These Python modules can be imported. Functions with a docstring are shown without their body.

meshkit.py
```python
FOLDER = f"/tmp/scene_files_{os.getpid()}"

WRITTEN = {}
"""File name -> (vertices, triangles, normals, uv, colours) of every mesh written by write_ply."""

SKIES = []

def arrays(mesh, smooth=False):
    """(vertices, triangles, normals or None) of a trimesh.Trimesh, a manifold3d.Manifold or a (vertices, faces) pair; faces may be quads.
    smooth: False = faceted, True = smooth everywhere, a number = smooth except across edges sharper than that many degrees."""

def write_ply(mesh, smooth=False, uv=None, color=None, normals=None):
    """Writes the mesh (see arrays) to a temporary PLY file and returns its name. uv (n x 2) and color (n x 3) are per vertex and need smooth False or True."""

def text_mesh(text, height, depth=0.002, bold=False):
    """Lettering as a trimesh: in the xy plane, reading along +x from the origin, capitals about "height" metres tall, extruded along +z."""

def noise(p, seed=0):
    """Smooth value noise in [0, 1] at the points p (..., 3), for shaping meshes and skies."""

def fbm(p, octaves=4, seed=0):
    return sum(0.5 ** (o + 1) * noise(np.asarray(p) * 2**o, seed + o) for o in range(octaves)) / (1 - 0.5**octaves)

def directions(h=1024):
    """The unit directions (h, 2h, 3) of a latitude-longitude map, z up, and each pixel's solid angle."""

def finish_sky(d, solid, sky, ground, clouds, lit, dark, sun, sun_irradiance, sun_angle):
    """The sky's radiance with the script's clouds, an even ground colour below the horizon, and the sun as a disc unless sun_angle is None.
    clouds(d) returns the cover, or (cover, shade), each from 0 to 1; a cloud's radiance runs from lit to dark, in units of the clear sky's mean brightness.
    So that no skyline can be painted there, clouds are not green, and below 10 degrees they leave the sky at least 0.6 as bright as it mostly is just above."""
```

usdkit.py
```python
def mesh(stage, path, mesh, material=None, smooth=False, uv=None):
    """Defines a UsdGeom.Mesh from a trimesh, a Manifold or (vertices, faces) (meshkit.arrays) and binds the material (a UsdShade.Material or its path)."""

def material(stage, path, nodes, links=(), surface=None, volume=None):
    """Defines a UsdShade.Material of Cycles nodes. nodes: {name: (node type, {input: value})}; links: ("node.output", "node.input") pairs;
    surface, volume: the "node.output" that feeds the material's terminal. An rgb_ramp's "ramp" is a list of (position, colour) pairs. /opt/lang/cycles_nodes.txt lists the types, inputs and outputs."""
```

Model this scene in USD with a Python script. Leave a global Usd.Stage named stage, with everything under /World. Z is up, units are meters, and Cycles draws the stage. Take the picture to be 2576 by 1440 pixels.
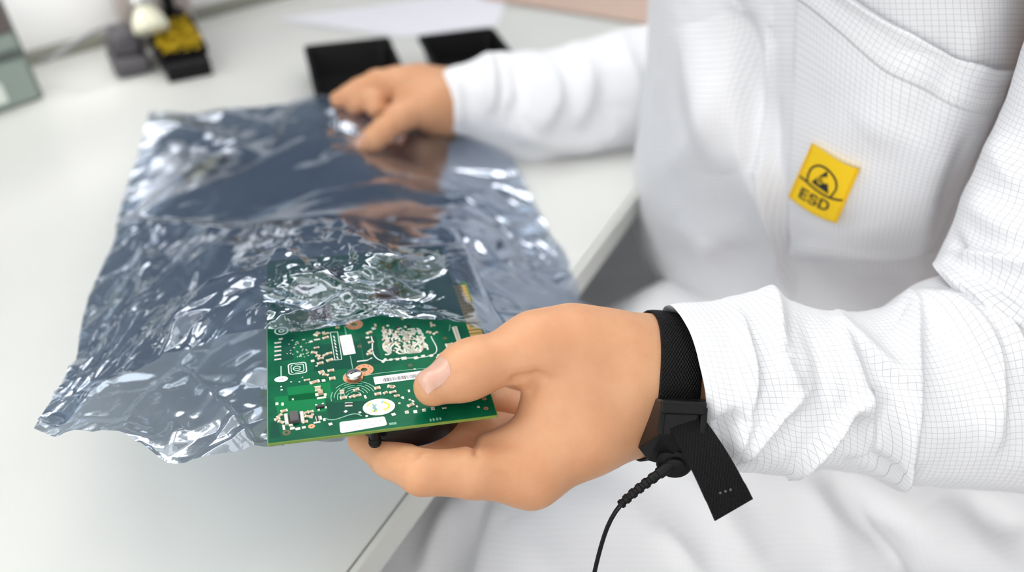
import math, random, re
import numpy as np, trimesh, manifold3d, usdkit, meshkit
from scipy.interpolate import RBFInterpolator, LinearNDInterpolator, CubicSpline, RectBivariateSpline
from scipy.spatial import cKDTree
from shapely.geometry import Polygon, Point, LineString, box as sbox
from shapely.ops import unary_union
from pxr import Usd, UsdGeom, UsdLux, UsdShade, Gf, Sdf, Vt

rng = np.random.default_rng(7)
stage = Usd.Stage.CreateInMemory()
UsdGeom.SetStageUpAxis(stage, UsdGeom.Tokens.z)
UsdGeom.SetStageMetersPerUnit(stage, 1.0)
UsdGeom.Xform.Define(stage, '/World')

# ------------------------------------------------------------------ camera
PITCH, CAM, FOCAL = math.radians(38.0), np.array([0, 0, 1.20]), 30.0
FPX = 2576 * FOCAL / 36.0
cam = UsdGeom.Camera.Define(stage, '/World/camera')
cam.AddTranslateOp().Set(Gf.Vec3d(*CAM))
cam.AddRotateXOp().Set(90.0 - 38.0)
cam.CreateFocalLengthAttr(FOCAL); cam.CreateHorizontalApertureAttr(36.0)
cam.CreateFocusDistanceAttr(0.432); cam.CreateFStopAttr(3.6)
cam.CreateClippingRangeAttr(Gf.Vec2f(0.05, 100))
cam.CreateExposureAttr(0.22)

# ------------------------------------------------------------------ room light
WINDOW_POWER = 5.6           # daylight on the frosted panes of the wall behind the bench
SIDE_POWER = 3.9             # daylight on the panes of the side wall
PANEL_POWER = 2.3          # ceiling light panels (the room's lamps, built below)

# ------------------------------------------------------------------ helpers
cp, sp = math.cos(PITCH), math.sin(PITCH)
AX = np.array([[1, 0, 0], [0, sp, cp], [0, cp, -sp]])           # rows: right, up, forward in world axes

def Q(px, py, d):
    """Camera-axis metres (right, up, depth) of a point seen at a pixel at a depth."""
    px, py, d = np.broadcast_arrays(np.asarray(px, float), np.asarray(py, float), np.asarray(d, float))
    return np.stack([(px - 1288) / FPX * d, (720 - py) / FPX * d, d], -1)

def W(q):
    return CAM + np.asarray(q, float) @ AX

def P(px, py, d):
    return W(Q(px, py, d))

def to_q(w):
    return (np.asarray(w, float) - CAM) @ AX.T

def pix(w):
    q = to_q(w)
    return np.stack([1288 + FPX * q[..., 0] / q[..., 2], 720 - FPX * q[..., 1] / q[..., 2], q[..., 2]], -1)

TZ = 0.75
def T(px, py, z=TZ):
    """Where the line of sight meets a level plane."""
    r = Q(px, py, 1.0) @ AX
    return CAM + r * ((z - CAM[2]) / r[..., 2])

used = {}
def numbered(path):
    if path not in used:
        used[path] = 0
        return path
    used[path] += 1
    return numbered(f'{path}_{used[path]:03d}')

def ppath(parent):
    if parent is None: return '/World'
    return str(parent.GetPath()) if hasattr(parent, 'GetPath') else parent

def tag(o, label=None, cat=None, group=None, kind=None):
    p = o.GetPrim() if hasattr(o, 'GetPrim') else o
    for k, v in (('label', label), ('category', cat), ('group', group), ('kind', kind)):
        if v: p.SetCustomDataByKey(k, v)
    return o

def fix(m, smooth=30):
    return m

def outward(mesh):
    if isinstance(mesh, trimesh.Trimesh) and mesh.is_watertight and mesh.volume < 0:
        mesh.invert()
    return mesh

def obj(name, mesh, mat, parent=None, smooth=30, uv=None, label=None):
    path = numbered(f'{ppath(parent)}/{name}')
    m = usdkit.mesh(stage, path, outward(mesh), M[mat], smooth, uv)
    if uv is None or True:
        m.CreateDoubleSidedAttr(True)
    if label: tag(m, label)
    return m

def thing(name, label, cat, loc=(0, 0, 0), group=None, kind=None):
    x = UsdGeom.Xform.Define(stage, numbered(f'/World/{name}'))
    x.AddTranslateOp().Set(Gf.Vec3d(*map(float, loc)))
    tag(x, label, cat, group, kind)
    BASE[str(x.GetPath())] = np.asarray(loc, float)
    return x
BASE = {}

def part(name, mesh, mat, parent, smooth=30, uv=None, label=None):
    """A part given in world metres: moved into its thing's own frame."""
    base = BASE.get('/' + '/'.join(ppath(parent).split('/')[1:3]), np.zeros(3))
    if isinstance(mesh, tuple):
        mesh = (np.asarray(mesh[0]) - base, mesh[1])
    else:
        mesh = mesh.copy(); mesh.apply_translation(-base)
    return obj(name, mesh, mat, parent, smooth, uv, label)

def cat(ms):
    return trimesh.util.concatenate([m for m in ms if m is not None])

def frame(o, ex, ey, ez):
    m = np.eye(4); m[:3, 0], m[:3, 1], m[:3, 2], m[:3, 3] = ex, ey, ez, o
    return m

def unit(v):
    v = np.asarray(v, float); return v / np.linalg.norm(v)

def rbox(sx, sy, sz, r=0.002, seg=8):
    """Box with rounded edges, centred."""
    r = min(r, sx * .49, sy * .49, sz * .49)
    s = trimesh.creation.icosphere(1 if seg < 10 else 2, r)
    pts = np.vstack([s.vertices + np.array([x, y, z]) for x in (-sx/2+r, sx/2-r) for y in (-sy/2+r, sy/2-r) for z in (-sz/2+r, sz/2-r)])
    return trimesh.Trimesh(pts).convex_hull

def cbox(sx, sy, sz, c=0.0003):
    """Box with chamfered upper edges, base at z=0 (few triangles)."""
    c = min(c, sx * .3, sy * .3, sz * .5)
    v = [(x * sx/2, y * sy/2, 0) for x in (-1, 1) for y in (-1, 1)] + [(x * sx/2, y * sy/2, sz - c) for x in (-1, 1) for y in (-1, 1)] + [(x * (sx/2 - c), y * (sy/2 - c), sz) for x in (-1, 1) for y in (-1, 1)]
    return trimesh.Trimesh(v).convex_hull

def tube(pts, r, n=10, caps=True):
    """Round tube along points; r one number or one per point."""
    pts = np.asarray(pts, float); r = np.broadcast_to(np.asarray(r, float), len(pts))
    t = np.gradient(pts, axis=0); t /= np.linalg.norm(t, axis=1, keepdims=True)
    a = np.cross(t[0], [0.3, 0.2, 0.93]); a /= np.linalg.norm(a)
    v = []
    for i in range(len(pts)):
        a = a - t[i] * (a @ t[i]); a /= np.linalg.norm(a); b = np.cross(t[i], a)
        th = np.arange(n) / n * 2 * np.pi
        v.append(pts[i] + r[i] * (np.cos(th)[:, None] * a + np.sin(th)[:, None] * b))
    v = np.vstack(v); f = []
    for i in range(len(pts) - 1):
        for k in range(n):
            p, q = i * n + k, i * n + (k + 1) % n
            f += [(p, q, q + n), (p, q + n, p + n)]
    if caps:
        v = np.vstack([v, pts[0], pts[-1]]); e = len(v) - 2; l = (len(pts) - 1) * n
        for k in range(n):
            f += [(e, (k + 1) % n, k), (e + 1, l + k, l + (k + 1) % n)]
    return trimesh.Trimesh(v, f, process=False)

def spline(pts, n=40):
    pts = np.asarray(pts, float)
    s = np.r_[0, np.cumsum(np.linalg.norm(np.diff(pts, axis=0), axis=1))]
    return CubicSpline(s, pts)(np.linspace(0, s[-1], n))

def lathe(profile, n=32):
    return trimesh.creation.revolve(np.asarray(profile, float), sections=n)

def grid_faces(nu, nv, wrap_v=False):
    i, j = np.meshgrid(np.arange(nu - 1), np.arange(nv if wrap_v else nv - 1), indexing='ij')
    a = i * nv + j; b = i * nv + (j + 1) % nv
    f = np.stack([a, b, b + nv, a + nv], -1).reshape(-1, 4)
    return np.vstack([f[:, [0, 1, 2]], f[:, [0, 2, 3]]])

def grid_normals(v):
    """Normals of a (nu, nv, 3) grid."""
    du, dv = np.gradient(v, axis=0), np.gradient(v, axis=1)
    n = np.cross(du, dv); return n / np.maximum(np.linalg.norm(n, axis=-1, keepdims=True), 1e-12)

def extrude(poly, h):
    gs = getattr(poly, 'geoms', [poly])
    return cat([trimesh.creation.extrude_polygon(g, h, engine='earcut') for g in gs if g.area > 0])

def smoothstep(a, b, x):
    t = np.clip((x - a) / (b - a), 0, 1); return t * t * (3 - 2 * t)

def polydist(q, line):
    """Distance from points q (N,2) to a polyline, the side (+ right of its direction on the picture) and how far along (0..1)."""
    line = np.asarray(line, float); best = np.full(len(q), 1e9); side = np.ones(len(q)); along = np.zeros(len(q))
    L = np.r_[0, np.cumsum(np.linalg.norm(np.diff(line, axis=0), axis=1))]
    for i in range(len(line) - 1):
        a, b = line[i], line[i + 1]; ab = b - a; t = np.clip(((q - a) @ ab) / (ab @ ab), 0, 1)
        e = q - (a + t[:, None] * ab); d = np.linalg.norm(e, axis=1); m = d < best
        best[m] = d[m]; side[m] = np.sign(ab[0] * e[m, 1] - ab[1] * e[m, 0]); along[m] = (L[i] + t[m] * (L[i + 1] - L[i])) / L[-1]
    return best, side, along

def creases(q, lst):
    """Height (m) of cloth folds at points q: each fold is (polyline, width on its left, width on its right, height in mm)."""
    h = np.zeros(len(q))
    for line, wl, wr, mm in lst:
        line = spline(np.array(line, float), 14) if len(line) > 2 else np.array(line, float)
        d, s, al = polydist(q, line)
        w = np.where(s > 0, wr, wl)
        h += mm * 1e-3 * np.exp(-(d / w) ** 2) * (0.25 + 0.75 * np.sin(np.pi * np.clip(al, 0.0, 1)) ** 0.7)
    return h

def surface_nets(vals, origin, h):
    """Closed mesh of the zero level (inside negative)."""
    s = vals < 0; nx, ny, nz = vals.shape
    C = [(i, j, k) for i in (0, 1) for j in (0, 1) for k in (0, 1)]
    sub = lambda a, c: a[c[0]:nx - 1 + c[0], c[1]:ny - 1 + c[1], c[2]:nz - 1 + c[2]]
    n_in = sum(sub(s, c).astype(np.int8) for c in C)
    act = (n_in > 0) & (n_in < 8)
    idx = -np.ones(act.shape, np.int64); cells = np.argwhere(act); idx[act] = np.arange(len(cells))
    pos = np.zeros((len(cells), 3)); cnt = np.zeros(len(cells))
    at = lambda c: vals[cells[:, 0] + c[0], cells[:, 1] + c[1], cells[:, 2] + c[2]]
    for a in C:
        for ax in range(3):
            if a[ax] == 0:
                b = list(a); b[ax] = 1
                va, vb = at(a), at(b); m = (va < 0) != (vb < 0)
                t = np.where(m, va / np.where(m, va - vb, 1), 0)
                p = np.tile(np.array(a, float), (len(cells), 1)); p[:, ax] += t
                pos[m] += p[m]; cnt[m] += 1
    v = origin + (cells + pos / cnt[:, None]) * h
    faces = []
    for ax in range(3):
        b, c = (ax + 1) % 3, (ax + 2) % 3
        sl0, sl1 = [slice(None)] * 3, [slice(None)] * 3
        sl0[ax], sl1[ax] = slice(0, -1), slice(1, None)
        ch = s[tuple(sl0)] != s[tuple(sl1)]
        e = np.argwhere(ch); e = e[(e[:, b] > 0) & (e[:, c] > 0) & (e[:, b] < vals.shape[b] - 1) & (e[:, c] < vals.shape[c] - 1)]
        q = []
        for db, dc in ((-1, -1), (0, -1), (0, 0), (-1, 0)):
            k = e.copy(); k[:, b] += db; k[:, c] += dc; q.append(idx[k[:, 0], k[:, 1], k[:, 2]])
        q = np.stack(q, 1); flip = ~s[e[:, 0], e[:, 1], e[:, 2]]
        q[flip] = q[flip][:, ::-1]; faces.append(q)
    q = np.vstack(faces)
    return v, np.vstack([q[:, [0, 1, 2]], q[:, [0, 2, 3]]])

def smooth_skin(m, n):
    was = m.vertices.copy(); trimesh.smoothing.filter_taubin(m, lamb=.5, nu=.53, iterations=n)
    v = np.array(m.vertices); bad = np.linalg.norm(v - was, axis=1) > .004; v[bad] = was[bad]; m.vertices = v

def smin(a, b, k):
    h = np.maximum(k - np.abs(a - b), 0) / k
    return np.minimum(a, b) - h * h * k * 0.25

def cone(p, a, b, ra, rb):
    ab = b - a; t = np.clip((p - a) @ ab / (ab @ ab), 0, 1)
    return np.linalg.norm(p - (a + t[..., None] * ab), axis=-1) - (ra + t * (rb - ra))

def mesh_sdf(fn, lo, hi, h):
    lo, hi = np.asarray(lo, float), np.asarray(hi, float)
    g = [np.arange(lo[i], hi[i] + h, h) for i in range(3)]
    p = np.stack(np.meshgrid(*g, indexing='ij'), -1)
    vals = np.empty(p.shape[:3])
    for i in range(0, p.shape[0], 16):
        vals[i:i + 16] = fn(p[i:i + 16])
    for ax in range(3):
        for e in (0, -1):
            sl = [slice(None)] * 3; sl[ax] = e; vals[tuple(sl)] = np.maximum(vals[tuple(sl)], h * .5)
    return surface_nets(vals, lo, h)

# ------------------------------------------------------------------ materials
M = {}
def mat(name, nodes, links=(), surface='p.BSDF', volume=None):
    M[name] = usdkit.material(stage, f'/World/Looks/{name}', nodes, links, surface, volume)

def plain(name, col, rough=0.5, metal=0.0, spec=0.5, bump=0, scale=200, var=0.0, **kw):
    nodes = {'p': ('principled_bsdf', dict(base_color=col, roughness=rough, metallic=metal, specular_ior_level=spec, **kw))}
    links = []
    if var or bump:
        nodes['t'] = ('texture_coordinate', {})
        nodes['n'] = ('noise_texture', {'scale': scale, 'detail': 3.0})
        links += [('t.object', 'n.vector')]
    if var:
        nodes['r'] = ('rgb_ramp', {'ramp': [(0.25, tuple(c * (1 - var) for c in col)), (0.75, tuple(min(1, c * (1 + var)) for c in col))]})
        links += [('n.fac', 'r.fac'), ('r.color', 'p.base_color')]
    if bump:
        nodes['b'] = ('bump', {'strength': bump, 'distance': 0.001})
        links += [('n.fac', 'b.height'), ('b.normal', 'p.normal')]
    mat(name, nodes, links)

plain('wall_paint', (0.92, 0.92, 0.92), 0.7, bump=0.1, scale=120)
plain('wall_grey', (0.42, 0.46, 0.52), 0.7, bump=0.1, scale=120)
plain('tool_panel_blue', (0.10, 0.13, 0.18), 0.5)
plain('ceiling_paint', (0.78, 0.79, 0.80), 0.8, bump=0.1, scale=90)
plain('floor_vinyl', (0.27, 0.275, 0.28), 0.35, var=0.08, scale=14)
plain('table_laminate', (0.70, 0.705, 0.675), 0.28, spec=0.35, var=0.012, scale=6)
plain('table_edge', (0.70, 0.71, 0.67), 0.45)
plain('table_frame', (0.30, 0.31, 0.32), 0.4, 0.6)
plain('seam', (0.28, 0.28, 0.25), 0.6)
plain('trim_grey', (0.25, 0.25, 0.21), 0.5)
plain('paper', (0.84, 0.84, 0.90), 0.7)
plain('beige_paper', (0.60, 0.44, 0.36), 0.7)
plain('tray_plastic', (0.006, 0.006, 0.006), 0.5, spec=0.18, bump=0.15, scale=500)
plain('black_plastic', (0.006, 0.006, 0.0065), 0.42, spec=0.2)
plain('black_gloss', (0.006, 0.006, 0.0065), 0.28, spec=0.25)
plain('black_rubber', (0.006, 0.006, 0.006), 0.5, spec=0.2)
plain('dark_grey', (0.085, 0.08, 0.09), 0.45)
plain('housing', (0.42, 0.37, 0.34), 0.45)
plain('instrument_case', (0.20, 0.23, 0.21), 0.5, var=0.04, scale=30)
plain('instrument_panel', (0.27, 0.33, 0.295), 0.5)
plain('instrument_dark', (0.13, 0.11, 0.105), 0.4)
plain('instrument_seam', (0.09, 0.11, 0.10), 0.5)
plain('button_white', (0.72, 0.78, 0.73), 0.5)
plain('display_glass', (0.02, 0.03, 0.025), 0.1)
plain('cream', (0.72, 0.71, 0.55), 0.35)
plain('steel', (0.55, 0.55, 0.53), 0.25, 1.0)
plain('brass', (0.50, 0.34, 0.008), 0.35, 0.55, bump=0.4, scale=400)
plain('cable_grey', (0.30, 0.30, 0.31), 0.4)
plain('pcb_edge', (0.17, 0.27, 0.045), 0.45)
plain('pcb_dark', (0.0, 0.062, 0.036), 0.32, spec=0.14)
plain('pcb_light', (0.0, 0.18, 0.055), 0.32, spec=0.14)
plain('silkscreen', (0.72, 0.80, 0.74), 0.5)
plain('silk_dim', (0.22, 0.46, 0.33), 0.5)
plain('solder', (0.74, 0.72, 0.62), 0.32, 0.5)
plain('cap_body', (0.50, 0.38, 0.24), 0.4)
plain('chip_black', (0.022, 0.020, 0.022), 0.4)
plain('chip_grey', (0.07, 0.065, 0.07), 0.45)
plain('copper', (0.72, 0.33, 0.18), 0.32, 0.65)
plain('gold', (0.72, 0.44, 0.14), 0.3, 0.8)
plain('via_brown', (0.12, 0.09, 0.03), 0.4)
plain('hole_dark', (0.006, 0.006, 0.006), 0.7)
plain('label_white', (0.86, 0.86, 0.85), 0.55)
plain('label_ink', (0.10, 0.10, 0.11), 0.6)
plain('label_ink_faint', (0.45, 0.45, 0.46), 0.6)
plain('sticker_cream', (0.86, 0.86, 0.66), 0.45)
plain('sticker_teal', (0.18, 0.45, 0.42), 0.5)
plain('sticker_yellow', (0.85, 0.62, 0.05), 0.5)
plain('patch_yellow', (0.95, 0.62, 0.003), 0.7, bump=0.2, scale=1500)
plain('patch_edge', (0.86, 0.50, 0.003), 0.75)
plain('patch_ink', (0.015, 0.014, 0.012), 0.7)
plain('nail', (0.62, 0.36, 0.275), 0.28, subsurface_weight=0.2, subsurface_scale=0.002)
plain('hair', (0.05, 0.035, 0.025), 0.5)
plain('eye_white', (0.8, 0.8, 0.78), 0.2)
plain('trousers', (0.10, 0.11, 0.14), 0.8)
plain('stool_seat', (0.03, 0.03, 0.035), 0.6)

mat('pcb_green', {'t': ('texture_coordinate', {}), 'n': ('noise_texture', {'scale': 55.0, 'detail': 2.0}),
    'r': ('rgb_ramp', {'ramp': [(0.40, (0.0, 0.085, 0.040)), (0.60, (0.0, 0.118, 0.050))]}),
    'p': ('principled_bsdf', {'roughness': 0.32, 'specular_ior_level': 0.14})},
    [('t.object', 'n.vector'), ('n.fac', 'r.fac'), ('r.color', 'p.base_color')])

mat('skin', {'t': ('texture_coordinate', {}), 'n': ('noise_texture', {'scale': 38.0, 'detail': 4.0, 'roughness': 0.6}),
    'r': ('rgb_ramp', {'ramp': [(0.30, (0.575, 0.282, 0.147)), (0.5, (0.605, 0.315, 0.170)), (0.72, (0.635, 0.345, 0.195))]}),
    'f': ('noise_texture', {'scale': 900.0, 'detail': 2.0}), 'b': ('bump', {'strength': 0.18, 'distance': 0.0006}),
    'p': ('principled_bsdf', {'roughness': 0.48, 'specular_ior_level': 0.35, 'subsurface_weight': 0.25, 'subsurface_scale': 0.004, 'subsurface_radius': (1.0, 0.35, 0.2)})},
    [('t.object', 'n.vector'), ('t.object', 'f.vector'), ('n.fac', 'r.fac'), ('r.color', 'p.base_color'), ('f.fac', 'b.height'), ('b.normal', 'p.normal')])

# white ESD cloth: carbon threads woven in as a fine grid (uv in metres)
def cloth(name, col, line, spacing=0.0034, width=0.085, strength=0.75):
    nodes = {'uv': ('attribute', {'attribute': 'st'}), 's': ('vector_math', {'math_type': 'scale', 'scale': 1.0 / spacing}),
             'wn': ('noise_texture', {'scale': 60.0, 'detail': 2.0}), 'x': ('separate_xyz', {}),
             'fx': ('math', {'math_type': 'fraction'}), 'fy': ('math', {'math_type': 'fraction'}),
             'lx': ('math', {'math_type': 'less_than', 'value2': width}), 'ly': ('math', {'math_type': 'less_than', 'value2': width}),
             'mx': ('math', {'math_type': 'maximum'}), 'k': ('math', {'math_type': 'multiply', 'value2': strength}),
             'mix': ('mix_color', {'a': col, 'b': line}),
             'f': ('noise_texture', {'scale': 2500.0}), 'b': ('bump', {'strength': 0.12, 'distance': 0.0004}),
             'p': ('principled_bsdf', {'roughness': 0.75, 'specular_ior_level': 0.2, 'sheen_weight': 0.15, 'subsurface_weight': 0.0}),
             'tr': ('translucent_bsdf', {'color': (0.8, 0.8, 0.82)}), 'mc': ('mix_closure', {'fac': 0.10})}
    links = [('uv.vector', 's.vector1'), ('s.vector', 'x.vector'), ('x.x', 'fx.value1'), ('x.y', 'fy.value1'), ('fx.value', 'lx.value1'), ('fy.value', 'ly.value1'),
             ('lx.value', 'mx.value1'), ('ly.value', 'mx.value2'), ('mx.value', 'k.value1'), ('k.value', 'mix.fac'), ('mix.result', 'p.base_color'),
             ('f.fac', 'b.height'), ('b.normal', 'p.normal'), ('p.BSDF', 'mc.closure1'), ('tr.BSDF', 'mc.closure2')]
    nodes.pop('wn')
    mat(name, nodes, links, 'mc.closure')
cloth('coat_cloth', (0.865, 0.872, 0.895), (0.44, 0.45, 0.48), width=0.08, strength=0.65)
cloth('lap_cloth', (0.865, 0.872, 0.895), (0.74, 0.745, 0.77))
plain('stitching', (0.66, 0.68, 0.68), 0.8)

# webbing of the strap: fine ribs across (uv in metres)
mat('webbing', {'uv': ('attribute', {'attribute': 'st'}), 'm': ('mapping', {'scale': (1.0 / 0.0027, 1.0 / 0.0017, 1)}),
    'x': ('separate_xyz', {}), 'sx': ('math', {'math_type': 'sine'}), 'sy': ('math', {'math_type': 'sine'}), 'kx': ('math', {'math_type': 'multiply', 'value2': 6.2832}),
    'ky': ('math', {'math_type': 'multiply', 'value2': 6.2832}), 'a': ('math', {'math_type': 'multiply'}),
    'b': ('bump', {'strength': 0.9, 'distance': 0.0006}), 'p': ('principled_bsdf', {'base_color': (0.0055, 0.0055, 0.006), 'roughness': 0.65, 'specular_ior_level': 0.2})},
    [('uv.vector', 'm.vector'), ('m.vector', 'x.vector'), ('x.x', 'kx.value1'), ('x.y', 'ky.value1'), ('kx.value', 'sx.value1'), ('ky.value', 'sy.value1'),
     ('sx.value', 'a.value1'), ('sy.value', 'a.value2'), ('a.value', 'b.height'), ('b.normal', 'p.normal')])

# metallised shielding film: partly clear, partly mirror
def film(name, clear, refl, rough):
    mat(name, {'t': ('texture_coordinate', {}), 'f': ('noise_texture', {'scale': 260.0, 'detail': 3.0, 'distortion': 0.6}), 'b': ('bump', {'strength': 0.10, 'distance': 0.0010}),
               'tr': ('transparent_bsdf', {'color': clear}), 'g': ('glossy_bsdf', {'color': refl, 'roughness': rough, 'distribution': 'ggx'}),
               'lw': ('layer_weight', {'blend': 0.25}), 'mr': ('map_range', {'from_min': 0.0, 'from_max': 1.0, 'to_min': 0.20, 'to_max': 0.50}),
               'mc': ('mix_closure', {})},
        [('t.object', 'f.vector'), ('f.fac', 'b.height'), ('b.normal', 'g.normal'), ('b.normal', 'lw.normal'), ('lw.fresnel', 'mr.value'), ('mr.result', 'mc.fac'),
         ('tr.BSDF', 'mc.closure1'), ('g.BSDF', 'mc.closure2')], 'mc.closure')
film('shield_film', (0.575, 0.635, 0.69), (0.72, 0.77, 0.87), 0.055)

def emit(name, col, strength):
    mat(name, {'e': ('emission', {'color': col, 'strength': strength})}, (), 'e.emission')
emit('lamp_panel', (1.0, 0.985, 0.96), PANEL_POWER)
emit('bench_light', (1.0, 0.99, 0.975), 4.2)
emit('side_daylight', (1.0, 0.99, 0.97), SIDE_POWER)
emit('window_daylight', (0.99, 0.99, 0.98), WINDOW_POWER)

# ------------------------------------------------------------------ setting
ZV = np.array([0, 0, 1.0])
B0, B1 = T(118, 148), T(668, 1)                         # back edge of the worktop, along the wall
wv = unit((B1 - B0) * [1, 1, 0]); mv = np.array([wv[1], -wv[0], 0])
F0, F1 = T(898, 1440), T(1620, 470)                     # front edge of the worktop
tv = unit((F1 - F0) * [1, 1, 0]); nv = np.array([tv[1], -tv[0], 0])   # nv: out of the table, towards the person

def wall(name, o, ex, ey, sx, sy, mtl, th=0.06):
    ez = np.cross(ex, ey); b = trimesh.creation.box([sx, sy, th]); b.apply_translation([sx / 2, sy / 2, -th / 2])
    b.apply_transform(frame(o, ex, ey, ez)); return tag(obj(name, b, mtl, None, False), None, None, None, 'structure')

def lab(o, label, cat=None):
    tag(o, label, cat); return o
RO = B0 - wv * 3.0; RO[2] = 0                            # room corner; 6 m along the wall, 5 m into the room, 2.8 m high
lab(wall('floor', RO + mv * 5.5, wv, -mv, 6.5, 5.5, 'floor_vinyl'), 'grey vinyl floor under the workbench', 'floor')
lab(wall('wall_back', RO, wv, ZV, 6.5, 2.8, 'wall_paint'), 'bright white wall behind the workbench', 'wall')
lab(wall('wall_right', RO + wv * 6.5, mv, ZV, 5.5, 2.8, 'wall_grey'), 'blue grey far wall beyond the bench end', 'wall')
lab(wall('wall_left', RO + mv * 5.5, -mv, ZV, 5.5, 2.8, 'wall_paint'), 'white side wall', 'wall')
lab(wall('wall_front', RO + mv * 5.5 + wv * 6.5, -wv, ZV, 6.5, 2.8, 'wall_paint'), 'white wall on the room side', 'wall')
lab(wall('ceiling', RO + 2.8 * ZV, wv, mv, 6.5, 5.5, 'ceiling_paint'), 'white ceiling with light panels', 'ceiling')

# dark aluminium trim where the worktop meets the wall
tr = cbox(6.0, 0.014, 0.016, 0.002); tr.apply_transform(frame(B0 + wv * 0.0 + mv * 0.004 + [0, 0, 0.0], wv, mv, ZV))
tag(obj('trim', tr, 'trim_grey'), 'dark olive trim strip where worktop meets wall', 'trim', kind='structure')

tp_ = rbox(4.6, .02, .80, .004); tp_.apply_transform(frame(RO + wv * 3.0 + ZV * 1.307 + mv * .012, wv, -mv, ZV))
tag(obj('tool_panel', tp_, 'tool_panel_blue'), 'blue grey tool panel on the wall above the bench', 'panel', kind='structure')
# windows in the side wall to the left of the camera
for k, a in enumerate((1.0, 3.2)):
    o = RO + mv * (a + 1.9) + ZV * 0.95
    t = tag(UsdGeom.Xform.Define(stage, f'/World/window_{k + 4}'), 'wide window lit by daylight in the side wall', 'window', 'windows in the side wall', 'structure')
    fr = extrude(sbox(0, 0, 1.9, 1.6).difference(sbox(.05, .05, 1.85, 1.55)), .03); fr.apply_transform(frame(o + wv * .001, -mv, ZV, wv)); obj('window_frame', fr, 'ceiling_paint', t, False)
    pn = trimesh.creation.box([1.8, 1.5, .008]); pn.apply_translation([.95, .8, .012]); pn.apply_transform(frame(o + wv * .001, -mv, ZV, wv)); obj('pane', pn, 'side_daylight', t, False)

# frosted windows in the wall behind the bench, above the frame
for k, a in enumerate((1.35, 2.75, 4.15)):
    o = RO + wv * a + ZV * 1.76
    t = tag(UsdGeom.Xform.Define(stage, f'/World/window_{k + 1}'), 'frosted window lit by daylight in the wall behind the bench', 'window', 'frosted windows behind the bench', 'structure')
    fr = extrude(sbox(0, 0, 1.25, 1.0).difference(sbox(.05, .05, 1.20, .95)), .03); fr.apply_transform(frame(o + mv * .001, wv, ZV, mv)); obj('window_frame', fr, 'ceiling_paint', t, False)
    pn = trimesh.creation.box([1.15, .90, .008]); pn.apply_translation([.625, .5, .012]); pn.apply_transform(frame(o + mv * .001, wv, ZV, mv)); obj('pane', pn, 'window_daylight', t, False)

# bench lamp under the tool panel
o = RO + wv * 2.62 + mv * .085 + ZV * .893
bl = thing('bench_lamp', 'slim white lamp along the underside of the tool panel', 'lamp', o)
hs = rbox(1.0, .085, .026, .004); hs.apply_transform(frame(o + ZV * .008, wv, -mv, ZV)); part('lamp_housing', hs, 'ceiling_paint', bl)
df = trimesh.creation.box([0.95, .055, .006]); df.apply_transform(frame(o - ZV * .0085, wv, -mv, ZV)); part('diffuser', df, 'bench_light', bl, False)

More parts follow.
